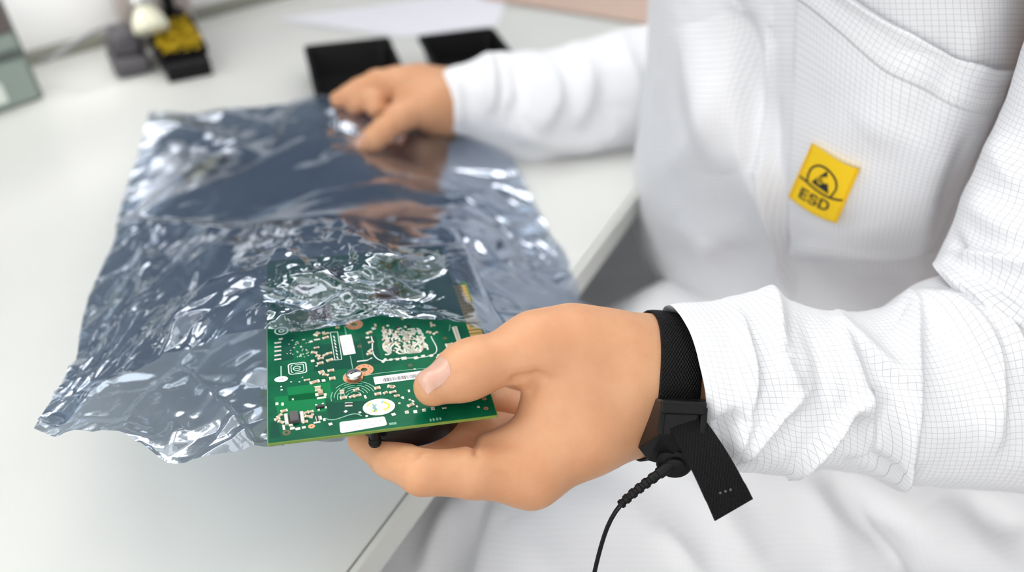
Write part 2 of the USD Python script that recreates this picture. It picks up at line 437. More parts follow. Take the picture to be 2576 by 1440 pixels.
# ceiling light panels
lights = [(1.2, 0.9), (1.2, 2.7), (3.2, 0.9), (3.2, 2.7), (5.2, 0.9), (5.2, 2.7), (3.2, 4.4), (1.2, 4.4)]
for i, (a, b) in enumerate(lights):
    o = RO + wv * a + mv * b + 2.8 * ZV
    t = thing('ceiling_light', 'square white light panel set in the ceiling', 'ceiling light', o, 'ceiling light panels in the room')
    fr = extrude(sbox(-.45, -.45, .45, .45).difference(sbox(-.42, -.42, .42, .42)), 0.03); fr.apply_translation([0, 0, -0.03]); fr.apply_transform(frame(o, wv, mv, ZV))
    di = trimesh.creation.box([.84, .84, 0.006]); di.apply_translation([0, 0, -0.012]); di.apply_transform(frame(o, wv, mv, ZV))
    part('frame', fr, 'wall_paint', t, False); part('diffuser', di, 'lamp_panel', t, False)

# worktop: slab with edge band
def meet(p, u, q, v):
    a = np.array([[u[0], -v[0]], [u[1], -v[1]]]); k = np.linalg.solve(a, (q - p)[:2]); return p + u * k[0]
far = F0 + tv * 1.9
tb = [F0 - tv * 0.75, far, meet(far, -nv, B0, wv) + mv * 0.002, meet(F0 - tv * 0.75, -nv, B0, wv) + mv * 0.002]
poly = Polygon([p[:2] for p in tb]).buffer(0)
table = thing('workbench', 'white laminate workbench with pale edge band', 'table', [*poly.centroid.coords[0], 0])
inner = poly.difference(LineString([tb[0][:2], tb[1][:2]]).buffer(0.006))
sl = extrude(inner, 0.028); sl.apply_translation([0, 0, TZ - 0.028]); part('worktop', sl, 'table_laminate', table, False)
L = np.linalg.norm(tb[1] - tb[0])
eb = rbox(L, 0.0052, 0.0285, 0.0018); eb.apply_transform(frame((tb[0] + tb[1]) / 2 * [1, 1, 0] - nv * 0.0026 + ZV * (TZ - 0.0142), tv, -nv, ZV)); part('edge_band', eb, 'table_edge', table)
for k, p in enumerate([F0 - tv * .6 - nv * .08, F0 + tv * 1.7 - nv * .08, F0 - tv * .6 - nv * .60, F0 + tv * 1.0 - nv * .60]):
    lg = rbox(0.05, 0.05, TZ - 0.028, 0.004); lg.apply_transform(frame([p[0], p[1], (TZ - 0.028) / 2], tv, nv, ZV)); part('leg', lg, 'table_frame', table)
ap = rbox(2.2, 0.03, 0.06, 0.004); ap.apply_transform(frame((F0 + tv * .55 - nv * .08) * [1, 1, 0] + ZV * (TZ - .058), tv, nv, ZV)); part('rail', ap, 'table_frame', table)

# ------------------------------------------------------------------ things at the back of the bench
# instrument at the left: front leans back, panel sections, button
i0 = T(116, 246); i1 = T(0, 286); iv = unit((i0 - i1) * [1, 1, 0]); inn = np.array([iv[1], -iv[0], 0])     # iv along the front, inn outwards
up_i = unit(ZV - inn * 0.10 - iv * 0.03)
inst = thing('soldering_station', 'grey green bench instrument with white button, cut off at the left edge', 'instrument', i0 - iv * 0.1)
def ibox(a0, a1, z0, z1, out, dep, mtl, name, r=0.002, **k):
    b = rbox(a1 - a0, dep, z1 - z0, r); b.apply_transform(frame(i0 + iv * ((a0 + a1) / 2) + up_i * ((z0 + z1) / 2) + inn * (out - dep / 2), iv, -inn, up_i))
    return part(name, b, mtl, inst, **k)
ibox(-.24, 0, 0.0, .122, 0, .085, 'instrument_case', 'case', .004)
ibox(-.235, -.006, .004, .052, .002, .01, 'instrument_panel', 'lower_panel', label='pale grey green lower front panel')
ibox(-.236, -.002, .054, .062, .003, .01, 'instrument_seam', 'seam_strip', label='dark seam across the front')
ibox(-.235, -.006, .064, .081, .002, .01, 'instrument_panel', 'middle_panel', label='pale green middle front panel')
ibox(-.235, -.004, .082, .119, .002, .01, 'instrument_dark', 'display_panel', label='brown grey upper panel')
ibox(-.20, -.055, .088, .114, .004, .01, 'display_glass', 'display', label='dark display glass')
ibox(-.080, -.040, .010, .034, .005, .006, 'button_white', 'button', .003, label='white rounded button')
kn = lathe([(0, 0), (.006, 0), (.006, .003), (.005, .005), (0, .005)], 20); kn.apply_transform(frame(i0 - iv * .036 + up_i * .102 + inn * .002, iv, up_i, inn)); part('knob', kn, 'button_white', inst)

# soldering iron stand with brass wool
s0, s1 = T(424, 212), T(541, 188)
sv = unit((s1 - s0) * [1, 1, 0]); sn = np.array([sv[1], -sv[0], 0]); sw = np.linalg.norm(s1 - s0)
st = thing('soldering_iron_stand', 'soldering iron stand with black base and yellow brass wool', 'soldering stand', (s0 + s1) / 2)
ex = lambda a, b, z: s0 + sv * a - sn * b + ZV * z      # a across, b back, z up
prof = Polygon([(0.0, 0), (0.165, 0), (0.150, .046), (0.100, .046), (0.006, .022), (0, .018)])
bs = extrude(prof.buffer(-.003).buffer(.003), sw - .004); m4 = frame(s0 + sv * .002, -sn, ZV, sv); bs.apply_transform(m4)
part('base', bs, 'black_plastic', st)
slope = unit(np.array([0.094, .024])); su = -sn * slope[0] + ZV * slope[1]; sp_n = np.cross(sv, su)
if sp_n[2] < 0: sp_n = -sp_n
rim = extrude(sbox(-.029, -.036, .029, .040).difference(sbox(-.026, -.033, .026, .037)), .006)
rim.apply_transform(frame(s0 + sv * sw / 2 - sn * .048 + ZV * .0338, sv, su, sp_n)); part('rim', rim, 'black_plastic', st)
curls = []
for k in range(220):
    a, b = rng.uniform(-.024, .024), rng.uniform(-.030, .034); c0 = np.array([a, b, .003 + .007 * rng.random()]); r = rng.uniform(.003, .006)
    th = np.linspace(0, rng.uniform(3, 7), 10); ax1, ax2 = unit(rng.normal(size=3) * [1, 1, .4]), unit(rng.normal(size=3) * [1, 1, .4])
    curls.append(tube(c0 + r * (np.cos(th)[:, None] * ax1 + np.sin(th)[:, None] * ax2) * [.8, .8, .5], .0009, 4, False))
cu = cat(curls); cu.apply_transform(frame(s0 + sv * sw / 2 - sn * .048 + ZV * .0338, sv, su, sp_n))
tag(part('brass_wool', cu, 'brass', st, label='curly yellow brass wool'), kind='stuff')
# housing behind, socket, cone and tube
def at_d(px, py, b):                                    # point in the upright plane b metres behind the base's front
    r = Q(px, py, 1.0) @ AX; return CAM + r * (((s0 - sn * b - CAM) @ sn) / (r @ sn))
h0, h1 = at_d(318, 110, .125), at_d(500, 74, .125)
hb = rbox(np.linalg.norm((h1 - h0)[:2]), .03, .11, .008); hc = (h0 + h1) / 2; hb.apply_transform(frame([hc[0], hc[1], TZ + .001 + .055] - sn * .018, sv, -sn, ZV)); part('housing', hb, 'housing', st, label='beige grey back plate of the stand')
for (px, py), r_, nm in (((312, 104), .021, 'socket'),):
    c = at_d(px, py, .075); sph = lathe([(0, -.022), (.012, -.021), (.020, -.014), (.022, 0), (.021, .012), (.013, .019), (0, .021)], 28); sph.apply_transform(frame(c, sv, ZV, sn)); part(nm, sph, 'dark_grey', st, label='rounded dark grey side socket')
    ft = rbox(.045, .07, c[2] - TZ - .012, .008); ft.apply_transform(frame([c[0], c[1], (c[2] - .012 + TZ) / 2], sv, -sn, ZV)); part('foot', ft, 'dark_grey', st)
cn0, cn1 = at_d(384, 82, .05), at_d(372, 44, .06)
cv = unit(cn1 - cn0); ca = unit(np.cross(cv, sn)); cb_ = np.cross(cv, ca)
cone_m = lathe([(.010, 0), (.020, .001), (.022, .006), (.019, .018), (.013, .028), (.012, .034), (.006, .034), (.006, .004), (.010, 0)], 32); cone_m.apply_transform(frame(cn0, ca, cb_, cv)); part('guide_cone', cone_m, 'cream', st, label='cream funnel of the iron holder')
tb_ = lathe([(.013, .030), (.016, .034), (.016, .042), (.013, .046), (.013, .058), (.017, .062), (.017, .074), (.012, .076), (.012, .031), (.013, .030)], 32); tb_.apply_transform(frame(cn0, ca, cb_, cv)); part('holder_tube', tb_, 'steel', st, label='steel tube of the iron holder')
bar = rbox(.014, .02, .07, .005); bar.apply_transform(frame(at_d(424, 14, .105) * [1, 1, 0] + ZV * .828, sv, -sn, ZV)); part('post', bar, 'black_plastic', st)
# cable running from the stand to the instrument
cbl = spline([at_d(300, 62, .08), at_d(262, 68, .07), at_d(225, 84, .06), at_d(180, 112, .05), at_d(140, 140, .05), T(108, 152, TZ + .03)], 40)
tag(obj('cable', tube(cbl, .0028, 10), 'cable_grey'), 'thin grey cable hanging between the soldering stand and the instrument', 'cable')

# two open black trays
def tray(name, label, c, sx, sy, h, ang, taper=.86):
    t = thing(name, label, 'tray', c, None)
    def ring(k, z, n=5, r=.008):
        p = sbox(-sx / 2 * k[0], -sy / 2 * k[1], sx / 2 * k[0], sy / 2 * k[1]).buffer(-r).buffer(r, quad_segs=n); q = np.array(p.exterior.coords)[:-1]; return np.c_[q, np.full(len(q), z)]
    w = .0022; t1 = 1 - 2 * w / sx; t2 = 1 - 2 * w / sy
    loops = [ring((taper - .02, taper - .02), 0), ring((taper, taper), .004), ring((1, 1), h - .004), ring((1.05, 1.05), h - .003), ring((1.05, 1.05), h), ring((t1, t2), h), ring((taper * t1, taper * t2), .005), ring((taper - .03, taper - .03), .0025)]
    n = len(loops[0]); v = np.vstack(loops + [[[0, 0, 0], [0, 0, .0025]]]); f = []
    for i in range(len(loops) - 1):
        for k in range(n):
            a, b = i * n + k, i * n + (k + 1) % n; f += [(a, b, b + n), (a, b + n, a + n)]
    e = len(v) - 2; l = (len(loops) - 1) * n
    for k in range(n): f += [(e, (k + 1) % n, k), (e + 1, l + k, l + (k + 1) % n)]
    m = trimesh.Trimesh(v, f, process=False); ca, sa = math.cos(ang), math.sin(ang)
    m.apply_transform(frame(np.asarray(c, float), [ca, sa, 0], [-sa, ca, 0], [0, 0, 1])); part('bin', m, 'tray_plastic', t)
    for s in (-1, 1):
        rb = cbox(sx * .30, .004, .010, .001); rb.apply_translation([0, s * (sy * .51), h - .012]); rb.apply_transform(frame(np.asarray(c, float), [ca, sa, 0], [-sa, ca, 0], [0, 0, 1])); part('lip', rb, 'tray_plastic', t)
    return t
tc = lambda pts, z: np.mean([T(x, y, z) for x, y in pts], axis=0)
q1 = [T(x, y, TZ + .035) for x, y in ((750, 118), (968, 96), (1040, 222), (822, 250))]
q2 = [T(x, y, TZ + .035) for x, y in ((1042, 93), (1228, 72), (1318, 160), (1122, 186))]
for q, l in ((q1, 'open black plastic tray behind the far hand'), (q2, 'open black plastic tray behind the far forearm, nearer the torso')):
    ev = unit((q[1] - q[0] + q[2] - q[3]) * [1, 1, 0]); c = np.mean(q, axis=0); c[2] = TZ
    sx = (np.linalg.norm(q[1] - q[0]) + np.linalg.norm(q[2] - q[3])) / 2; ey = np.array([-ev[1], ev[0], 0]); sy = abs(((q[0] + q[1]) / 2 - (q[2] + q[3]) / 2) @ ey)
    tray('parts_tray', l, c, sx, sy, .035, math.atan2(ev[1], ev[0]))

# loose sheets on the bench
def sheet(name, label, cat_, pts, mtl, z0, curl=0.004):
    lo = np.array([T(x, y)[:2] for x, y in pts]); n = 24; u, v = np.meshgrid(np.linspace(0, 1, n), np.linspace(0, 1, n), indexing='ij')
    xy = (1 - u)[..., None] * (1 - v)[..., None] * lo[0] + u[..., None] * (1 - v)[..., None] * lo[1] + u[..., None] * v[..., None] * lo[2] + (1 - u)[..., None] * v[..., None] * lo[3]
    z = TZ + z0 + curl * (meshkit.noise(np.stack([u * 2.3, v * 2.3, u * 0 + z0 * 900], -1)) * (u * (1 - u) + v * (1 - v)))
    top = np.dstack([xy, z]); bot = np.dstack([xy, z - .0003]); f = grid_faces(n, n)
    edge = []
    vv = np.vstack([top.reshape(-1, 3), bot.reshape(-1, 3)]); N = n * n
    ids = np.arange(N).reshape(n, n); rim_ = np.r_[ids[:-1, 0], ids[-1, :-1], ids[::-1, -1][:-1], ids[0, ::-1][:-1]]
    for a, b in zip(rim_, np.roll(rim_, -1)): edge += [(a, b, b + N), (a, b + N, a + N)]
    m = trimesh.Trimesh(vv, np.vstack([f, f[:, ::-1] + N, edge]), process=False); m.fix_normals()
    return tag(obj(name, m, mtl), label, cat_)
sheet('paper_sheet', 'white paper sheet lying on the bench behind the black trays', 'paper', [(690, 50), (1010, 96), (1250, 66), (1290, -30)], 'paper', .0012)
sheet('beige_folder', 'pale pinkish beige sheet at the far end of the bench beside the torso', 'paper', [(1200, 0), (1440, 36), (1720, 82), (1760, -90)], 'beige_paper', .0030)

# ------------------------------------------------------------------ circuit card: plane and local axes
cA, cBq = Q(672, 1118, .400), Q(1253, 1045, .4248)
k1 = unit(cBq - cA); k2 = np.array([-.29, .66, 1.0]); k2 = unit(k2 - k1 * (k2 @ k1)); k3 = np.cross(k2, k1)   # k3 up, in camera axes (left-handed there)
if k3[1] < 0: k3 = -k3
CW, CL = np.linalg.norm(cBq - cA), .168
def on_card(px, py, h=0.0):
    """(a, b) of the card's top plane (or h above it) seen at a pixel."""
    r = Q(px, py, 1.0); o = cA + k3 * h; t = (o @ k3) / (r @ k3)[..., None] if np.ndim(px) else (o @ k3) / (r @ k3)
    d = r * t - o; return np.stack([d @ k1, d @ k2], -1)
def card_depth(px, py, h=0.0):
    r = Q(px, py, 1.0); return ((cA + k3 * h) @ k3) / (r @ k3)
E1, E2, E3 = k1 @ AX, k2 @ AX, k3 @ AX
if np.dot(np.cross(E1, E2), E3) < 0: E3 = -E3
CO = W(cA)

# ------------------------------------------------------------------ the person's hands (distances in camera axes)
def chain(p, pts, k):
    d = None
    for (a, ra), (b, rb) in zip(pts[:-1], pts[1:]):
        c = cone(p, a, b, ra, rb); d = c if d is None else smin(d, c, k)
    return d
def J(px, py, d, r): return (Q(px, py, d), r * 1e-3)

THUMB = [J(1522, 882, .447, 19.5), J(1345, 872, .434, 16.0), J(1215, 918, .4275, 12.7), J(1160, 944, .4240, 12.1), J(1089, 974, .4195, 9.7)]
INDEX = [J(1334, 1190, .431, 17.0), J(1190, 1190, .418, 12.2), J(1062, 1190, .411, 10.8), J(985, 1152, .4275, 10.0), J(916, 1104, .4400, 8.7)]
MIDDLE = [J(1375, 1120, .462, 15.0), J(1250, 1095, .455, 11.5), J(1140, 1100, .452, 10.6), J(1050, 1085, .455, 9.8), J(985, 1060, .462, 8.8)]
RING = [J(1395, 1065, .488, 14.0), J(1300, 1040, .486, 11.5), J(1255, 1020, .486, 10.5), J(1160, 1030, .490, 9.5), J(1090, 1020, .497, 8.4)]
LITTLE = [J(1420, 1010, .508, 12.5), J(1330, 985, .512, 9.5), J(1275, 985, .514, 8.8), J(1210, 995, .517, 8.0), J(1160, 990, .522, 7.2)]
WRIST_C, WRIST_F = Q(1655, 962, .462), Q(2150, 985, .520)
GROOVES = []
def hand_l(p):
    palm = chain(p, [J(1640, 1010, .458, 23), J(1480, 1080, .444, 22), INDEX[0]], .010)
    palm = smin(palm, chain(p, [J(1640, 965, .468, 24), J(1500, 1040, .468, 21), MIDDLE[0]], .010), .014)
    palm = smin(palm, chain(p, [J(1640, 950, .478, 22), J(1500, 1000, .486, 18), RING[0]], .010), .014)
    palm = smin(palm, chain(p, [J(1645, 930, .486, 20), J(1530, 960, .500, 15), LITTLE[0]], .010), .014)
    palm = smin(palm, chain(p, [J(1650, 915, .456, 21), THUMB[0], J(1432, 868, .441, 18.6), THUMB[1]], .012), .020)
    palm = smin(palm, chain(p, [J(1560, 960, .444, 17), J(1440, 960, .442, 13.5), J(1395, 1010, .440, 13)], .012), .018)
    palm = smin(palm, chain(p, [J(1400, 1000, .445, 12), J(1350, 1110, .440, 13.5)], .010), .012)
    palm = smin(palm, cone(p, Q(1640, 965, .462), WRIST_F, .0300, .036), .022)
    d = smin(palm, chain(p, THUMB[1:], .006), .010)
    d = smin(d, np.linalg.norm((p - Q(1180, 925, .4245)) , axis=-1) - .0128, .008)
    for fing, k in ((INDEX, .007), (MIDDLE, .005), (RING, .005), (LITTLE, .004)):
        c = chain(p, fing[:2], .004); c = smin(c, chain(p, fing[1:3], .004), .004); c = smin(c, chain(p, fing[2:4], .004), .003); c = smin(c, chain(p, fing[3:], .004), .004)
        d = smin(d, c, k)
    d = smin(d, cone(p, Q(1345, 1110, .438), Q(1238, 1134, .4335), .0135, .0098), .006)
    # crease of the web and the first bend of the index finger
    for a, b, r, k in GROOVES:
        d = -smin(-d, cone(p, a, b, r, r * .7), k)
    return d
def seen(fn, px, py, t=.36):
    """Where the line of sight through a pixel meets a surface given by its distance function."""
    r = unit(Q(px, py, 1.0))
    for _ in range(60): t += float(fn((r * t)[None])[0]) * .8
    return r * t
GROOVES_ = []
for a, b, r, k in (((1300, 955), (1350, 944), .0022, .004), ((1350, 944), (1384, 952), .0010, .003), ((1350, 948), (1338, 985), .0018, .003), ((1184, 1100), (1196, 1146), .0011, .003), ((1062, 1132), (1044, 1150), .0012, .003)):
    pa, pb = seen(hand_l, *a), seen(hand_l, *b); GROOVES_.append((pa, pb, r, k))
GROOVES = GROOVES_
def bounds(ch, m=.012):
    pts = np.array([c[0] for c in ch]); r = max(c[1] for c in ch); return pts.min(0) - r - m, pts.max(0) + r + m
allp = THUMB + INDEX + MIDDLE + RING + LITTLE + [J(1655, 962, .462, 42)]
lo, hi = bounds(allp, -.004); hi[0] = Q(1850, 962, .48)[0]
lo -= .004; hi[1] += .02; lo[1] -= .010; hi[2] += .012; lo[2] -= .01
HANDRES = .0017
hv, hf = mesh_sdf(hand_l, lo, hi, HANDRES)
HL = trimesh.Trimesh(W(hv), hf, process=False)
smooth_skin(HL, 6)

RWRIST, RARM = Q(1110, 262, .890), Q(1700, 230, .955)
R_THUMB = [J(1068, 268, .868, 17), J(1012, 290, .852, 13.8), J(962, 330, .846, 11.8), J(938, 352, .845, 11.2), J(914, 368, .846, 8.8)]
R_INDEX = [J(1000, 206, .892, 15.0), J(948, 205, .886, 12.0), J(905, 224, .884, 11.0), J(880, 238, .884, 10.2), J(850, 250, .886, 8.4)]
R_MIDDLE = [J(1010, 222, .905, 14), J(945, 228, .893, 12.0), J(910, 244, .886, 10.6), J(900, 258, .884, 9.8), J(890, 268, .886, 8.6)]
R_RING = [J(1022, 236, .910, 13), J(965, 240, .892, 11.2), J(938, 254, .880, 10.4), J(945, 272, .878, 9.4), J(965, 280, .880, 8.4)]
R_LITTLE = [J(1040, 255, .945, 12), J(990, 268, .940, 9.5), J(975, 280, .925, 8.8), J(985, 286, .912, 8.0), J(1000, 290, .905, 7.2)]
def hand_r(p):
    palm = chain(p, [J(1105, 235, .895, 24), J(1050, 212, .892, 19), R_INDEX[0]], .01)
    palm = smin(palm, chain(p, [J(1105, 250, .905, 24), R_MIDDLE[0]], .01), .014)
    palm = smin(palm, chain(p, [J(1105, 265, .915, 22), R_RING[0]], .01), .014)
    palm = smin(palm, chain(p, [J(1105, 280, .920, 20), R_LITTLE[0]], .01), .014)
    palm = smin(palm, chain(p, [J(1105, 275, .885, 21), R_THUMB[0], R_THUMB[1]], .012), .018)
    palm = smin(palm, cone(p, Q(1050, 240, .876), Q(1020, 255, .872), .015, .012), .016)
    palm = smin(palm, cone(p, RWRIST, RARM, .030, .036), .022)
    d = smin(palm, chain(p, R_THUMB[1:], .006), .010)
    for f, k in ((R_INDEX, .007), (R_MIDDLE, .005), (R_RING, .005), (R_LITTLE, .004)):
        c = chain(p, f[:2], .004)
        for i in (1, 2, 3): c = smin(c, chain(p, f[i:i + 2], .004), .004)
        d = smin(d, c, k)
    return d
lo, hi = bounds(R_THUMB + R_INDEX + R_MIDDLE + R_RING + R_LITTLE + [J(1110, 262, .90, 36)], .004); hi[0] = Q(1260, 262, .90)[0]
hv, hf = mesh_sdf(hand_r, lo, hi, .0023)
HR = trimesh.Trimesh(W(hv), hf, process=False)
smooth_skin(HR, 5)

person = thing('person', 'person in white grid-woven coat seated at the bench, holding a circuit board and bag', 'person', P(2100, 900, .78) * [1, 1, 0])
BODY = [HL, HR]
def nail(name, fn, tip, base, up, wd, ln, back):
    """A nail plate laid on the skin: grid over the fingertip, dropped on the surface from outside."""
    ax = unit(tip - base); up = unit(up - ax * (up @ ax)); sd = np.cross(ax, up); n = 18
    u, v = np.meshgrid(np.linspace(-1, 1, n), np.linspace(-1, 1, n), indexing='ij')
    lx = wd * u * np.sqrt(np.clip(1 - .25 * v ** 2 * (v < 0), 0, 1)); ly = ln * (v * np.sqrt(1 - .30 * u ** 2))
    p = tip + ax * (ly - back)[..., None] + sd * lx[..., None]
    o = p + (up * .02); dirn = -unit(up)
    t = np.zeros(p.shape[:2])
    for _ in range(40): t += np.clip(fn(o + dirn * t[..., None]), -.002, .006) * .8
    lift = .00045 * (1 - np.abs(u) ** 4) * (1 - np.abs(v) ** 6) + .0001
    q = o + dirn * (t - lift)[..., None]
    return (W(q.reshape(-1, 3)), grid_faces(n, n))
part('fingernail', nail('n', hand_l, THUMB[-1][0], THUMB[-2][0], np.array([-.25, .62, -.74]), .0070, .0080, .0016), 'nail', person, True, label='thumbnail of the hand holding the card')
part('fingernail', nail('n', hand_r, R_THUMB[-1][0], R_THUMB[-2][0], np.array([-.45, .60, -.66]), .0070, .0075, .0010), 'nail', person, True, label='thumbnail of the far hand')

# ------------------------------------------------------------------ circuit card
card = thing('circuit_board', 'green printed circuit board with white labels and copper rings, half inside the shielding bag', 'circuit board', CO)
CM = frame(CO, E1, E2, E3)
PT = .0016
def onboard(m, mtl, name, label=None, h=0.0, smooth=False, parent=None):
    """Mesh in card axes (a, b, up), its base on the board's top face."""
    m = m.copy(); m.apply_translation([0, 0, h]); m.apply_transform(CM); return part(name, m, mtl, parent or card, smooth, label=label)
def place(m, a, b, ang=0.0):
    m = m.copy(); c, s = math.cos(ang), math.sin(ang); m.apply_transform(frame([a, b, 0], [c, s, 0], [-s, c, 0], [0, 0, 1])); return m
def cpoly(pts):
    return Polygon([tuple(on_card(x, y)) for x, y in pts])
gb0 = on_card(1190, 845)[1]
outline = unary_union([sbox(0, 0, CW, CL), sbox(CW - .004, gb0 - .006, CW + .0078, gb0 + .056)]).buffer(-.0012).buffer(.0012)
rings = [((708, 833), .0042), ((893, 818), .0046), ((917, 932), .0048)]
holes = unary_union([Point(*on_card(891, 817)).buffer(.0016), Point(*on_card(916, 931)).buffer(.0017)] + [Point(CW * f, CL * g).buffer(.0017) for f, g in ((.06, .93), (.93, .93), (.5, .72))])
sub = extrude(outline.difference(holes), PT - .0001); sub.apply_translation([0, 0, -PT]); onboard(sub, 'pcb_edge', 'laminate_core', 'yellowish edge of the board')
mask = extrude(outline.buffer(-.0004).difference(holes), .0001); onboard(mask, 'pcb_green', 'solder_mask', 'green solder mask', h=-.0001)
Z0 = .00002
def flat(poly, mtl, name, h=.00004, z=Z0, **k):
    if poly.is_empty: return None
    return onboard(extrude(poly, h), mtl, name, h=z, **k)
# copper fills a shade darker or lighter under the mask
flat(cpoly([(722, 975), (830, 962), (836, 1000), (726, 1010)]), 'pcb_light', 'copper_fill', .00002)
flat(cpoly([(690, 1000), (815, 985), (822, 1035), (700, 1050)]), 'pcb_light', 'copper_fill', .00002)
flat(cpoly([(700, 845), (740, 842), (738, 905), (696, 910)]), 'pcb_dark', 'copper_fill', .00002)
flat(cpoly([(790, 870), (905, 858), (915, 925), (790, 935)]), 'pcb_dark', 'copper_fill', .00002)
flat(cpoly([(905, 850), (945, 845), (960, 915), (920, 920)]), 'pcb_dark', 'copper_fill', .00002)
flat(cpoly([(820, 1015), (935, 1008), (940, 1050), (828, 1055)]), 'pcb_dark', 'copper_fill', .00002)
flat(cpoly([(682, 1062), (700, 1060), (705, 1100), (680, 1104)]), 'pcb_dark', 'copper_fill', .00002)

def line_silk(pts, w, mtl='silkscreen', name='silkscreen_line', n=0):
    q = on_card(np.array(pts)[:, 0], np.array(pts)[:, 1])
    if n: q = spline(q, n)
    return flat(LineString(q).buffer(w / 2, cap_style=2), mtl, name)
def ring2(px, py, r0, r1, mtl, name, **k):
    c = on_card(px, py); return flat(Point(*c).buffer(r1).difference(Point(*c).buffer(r0)), mtl, name, **k)

ring2(708, 833, .0032, .0038, 'silkscreen', 'silkscreen_ring'); ring2(708, 833, .0010, .0016, 'silkscreen', 'silkscreen_ring')
for px, py in ((891, 817), (916, 931)):
    ring2(px, py, .0017, .0049, 'copper', 'copper_ring', label='copper ring around a screw hole')
    c = on_card(px, py)
    vs = unary_union([Point(c[0] + .0036 * math.cos(t), c[1] + .0036 * math.sin(t)).buffer(.00035) for t in np.arange(8) * math.pi / 4]); flat(vs, 'via_brown', 'via', z=Z0 + .00005)
# screw beside the second ring
c = on_card(888, 950); sc = lathe([(0, 0), (.0052, 0), (.0052, .00006), (0, .00006)], 32); onboard(place(sc, *c), 'copper', 'copper_pad')
c = on_card(891, 952)
sh = lathe([(0, 0), (.0021, 0), (.0021, .0016), (.0040, .0018), (.0042, .0024), (.0036, .0034), (.0022, .0038), (0, .0039)], 28)
scr = onboard(place(sh, *c), 'steel', 'screw', 'silver screw with a rounded head', smooth=30)
slot = cbox(.0042, .0006, .0002, .00005); onboard(place(slot, c[0], c[1], .5), 'hole_dark', 'slot', h=.0038, parent=scr)

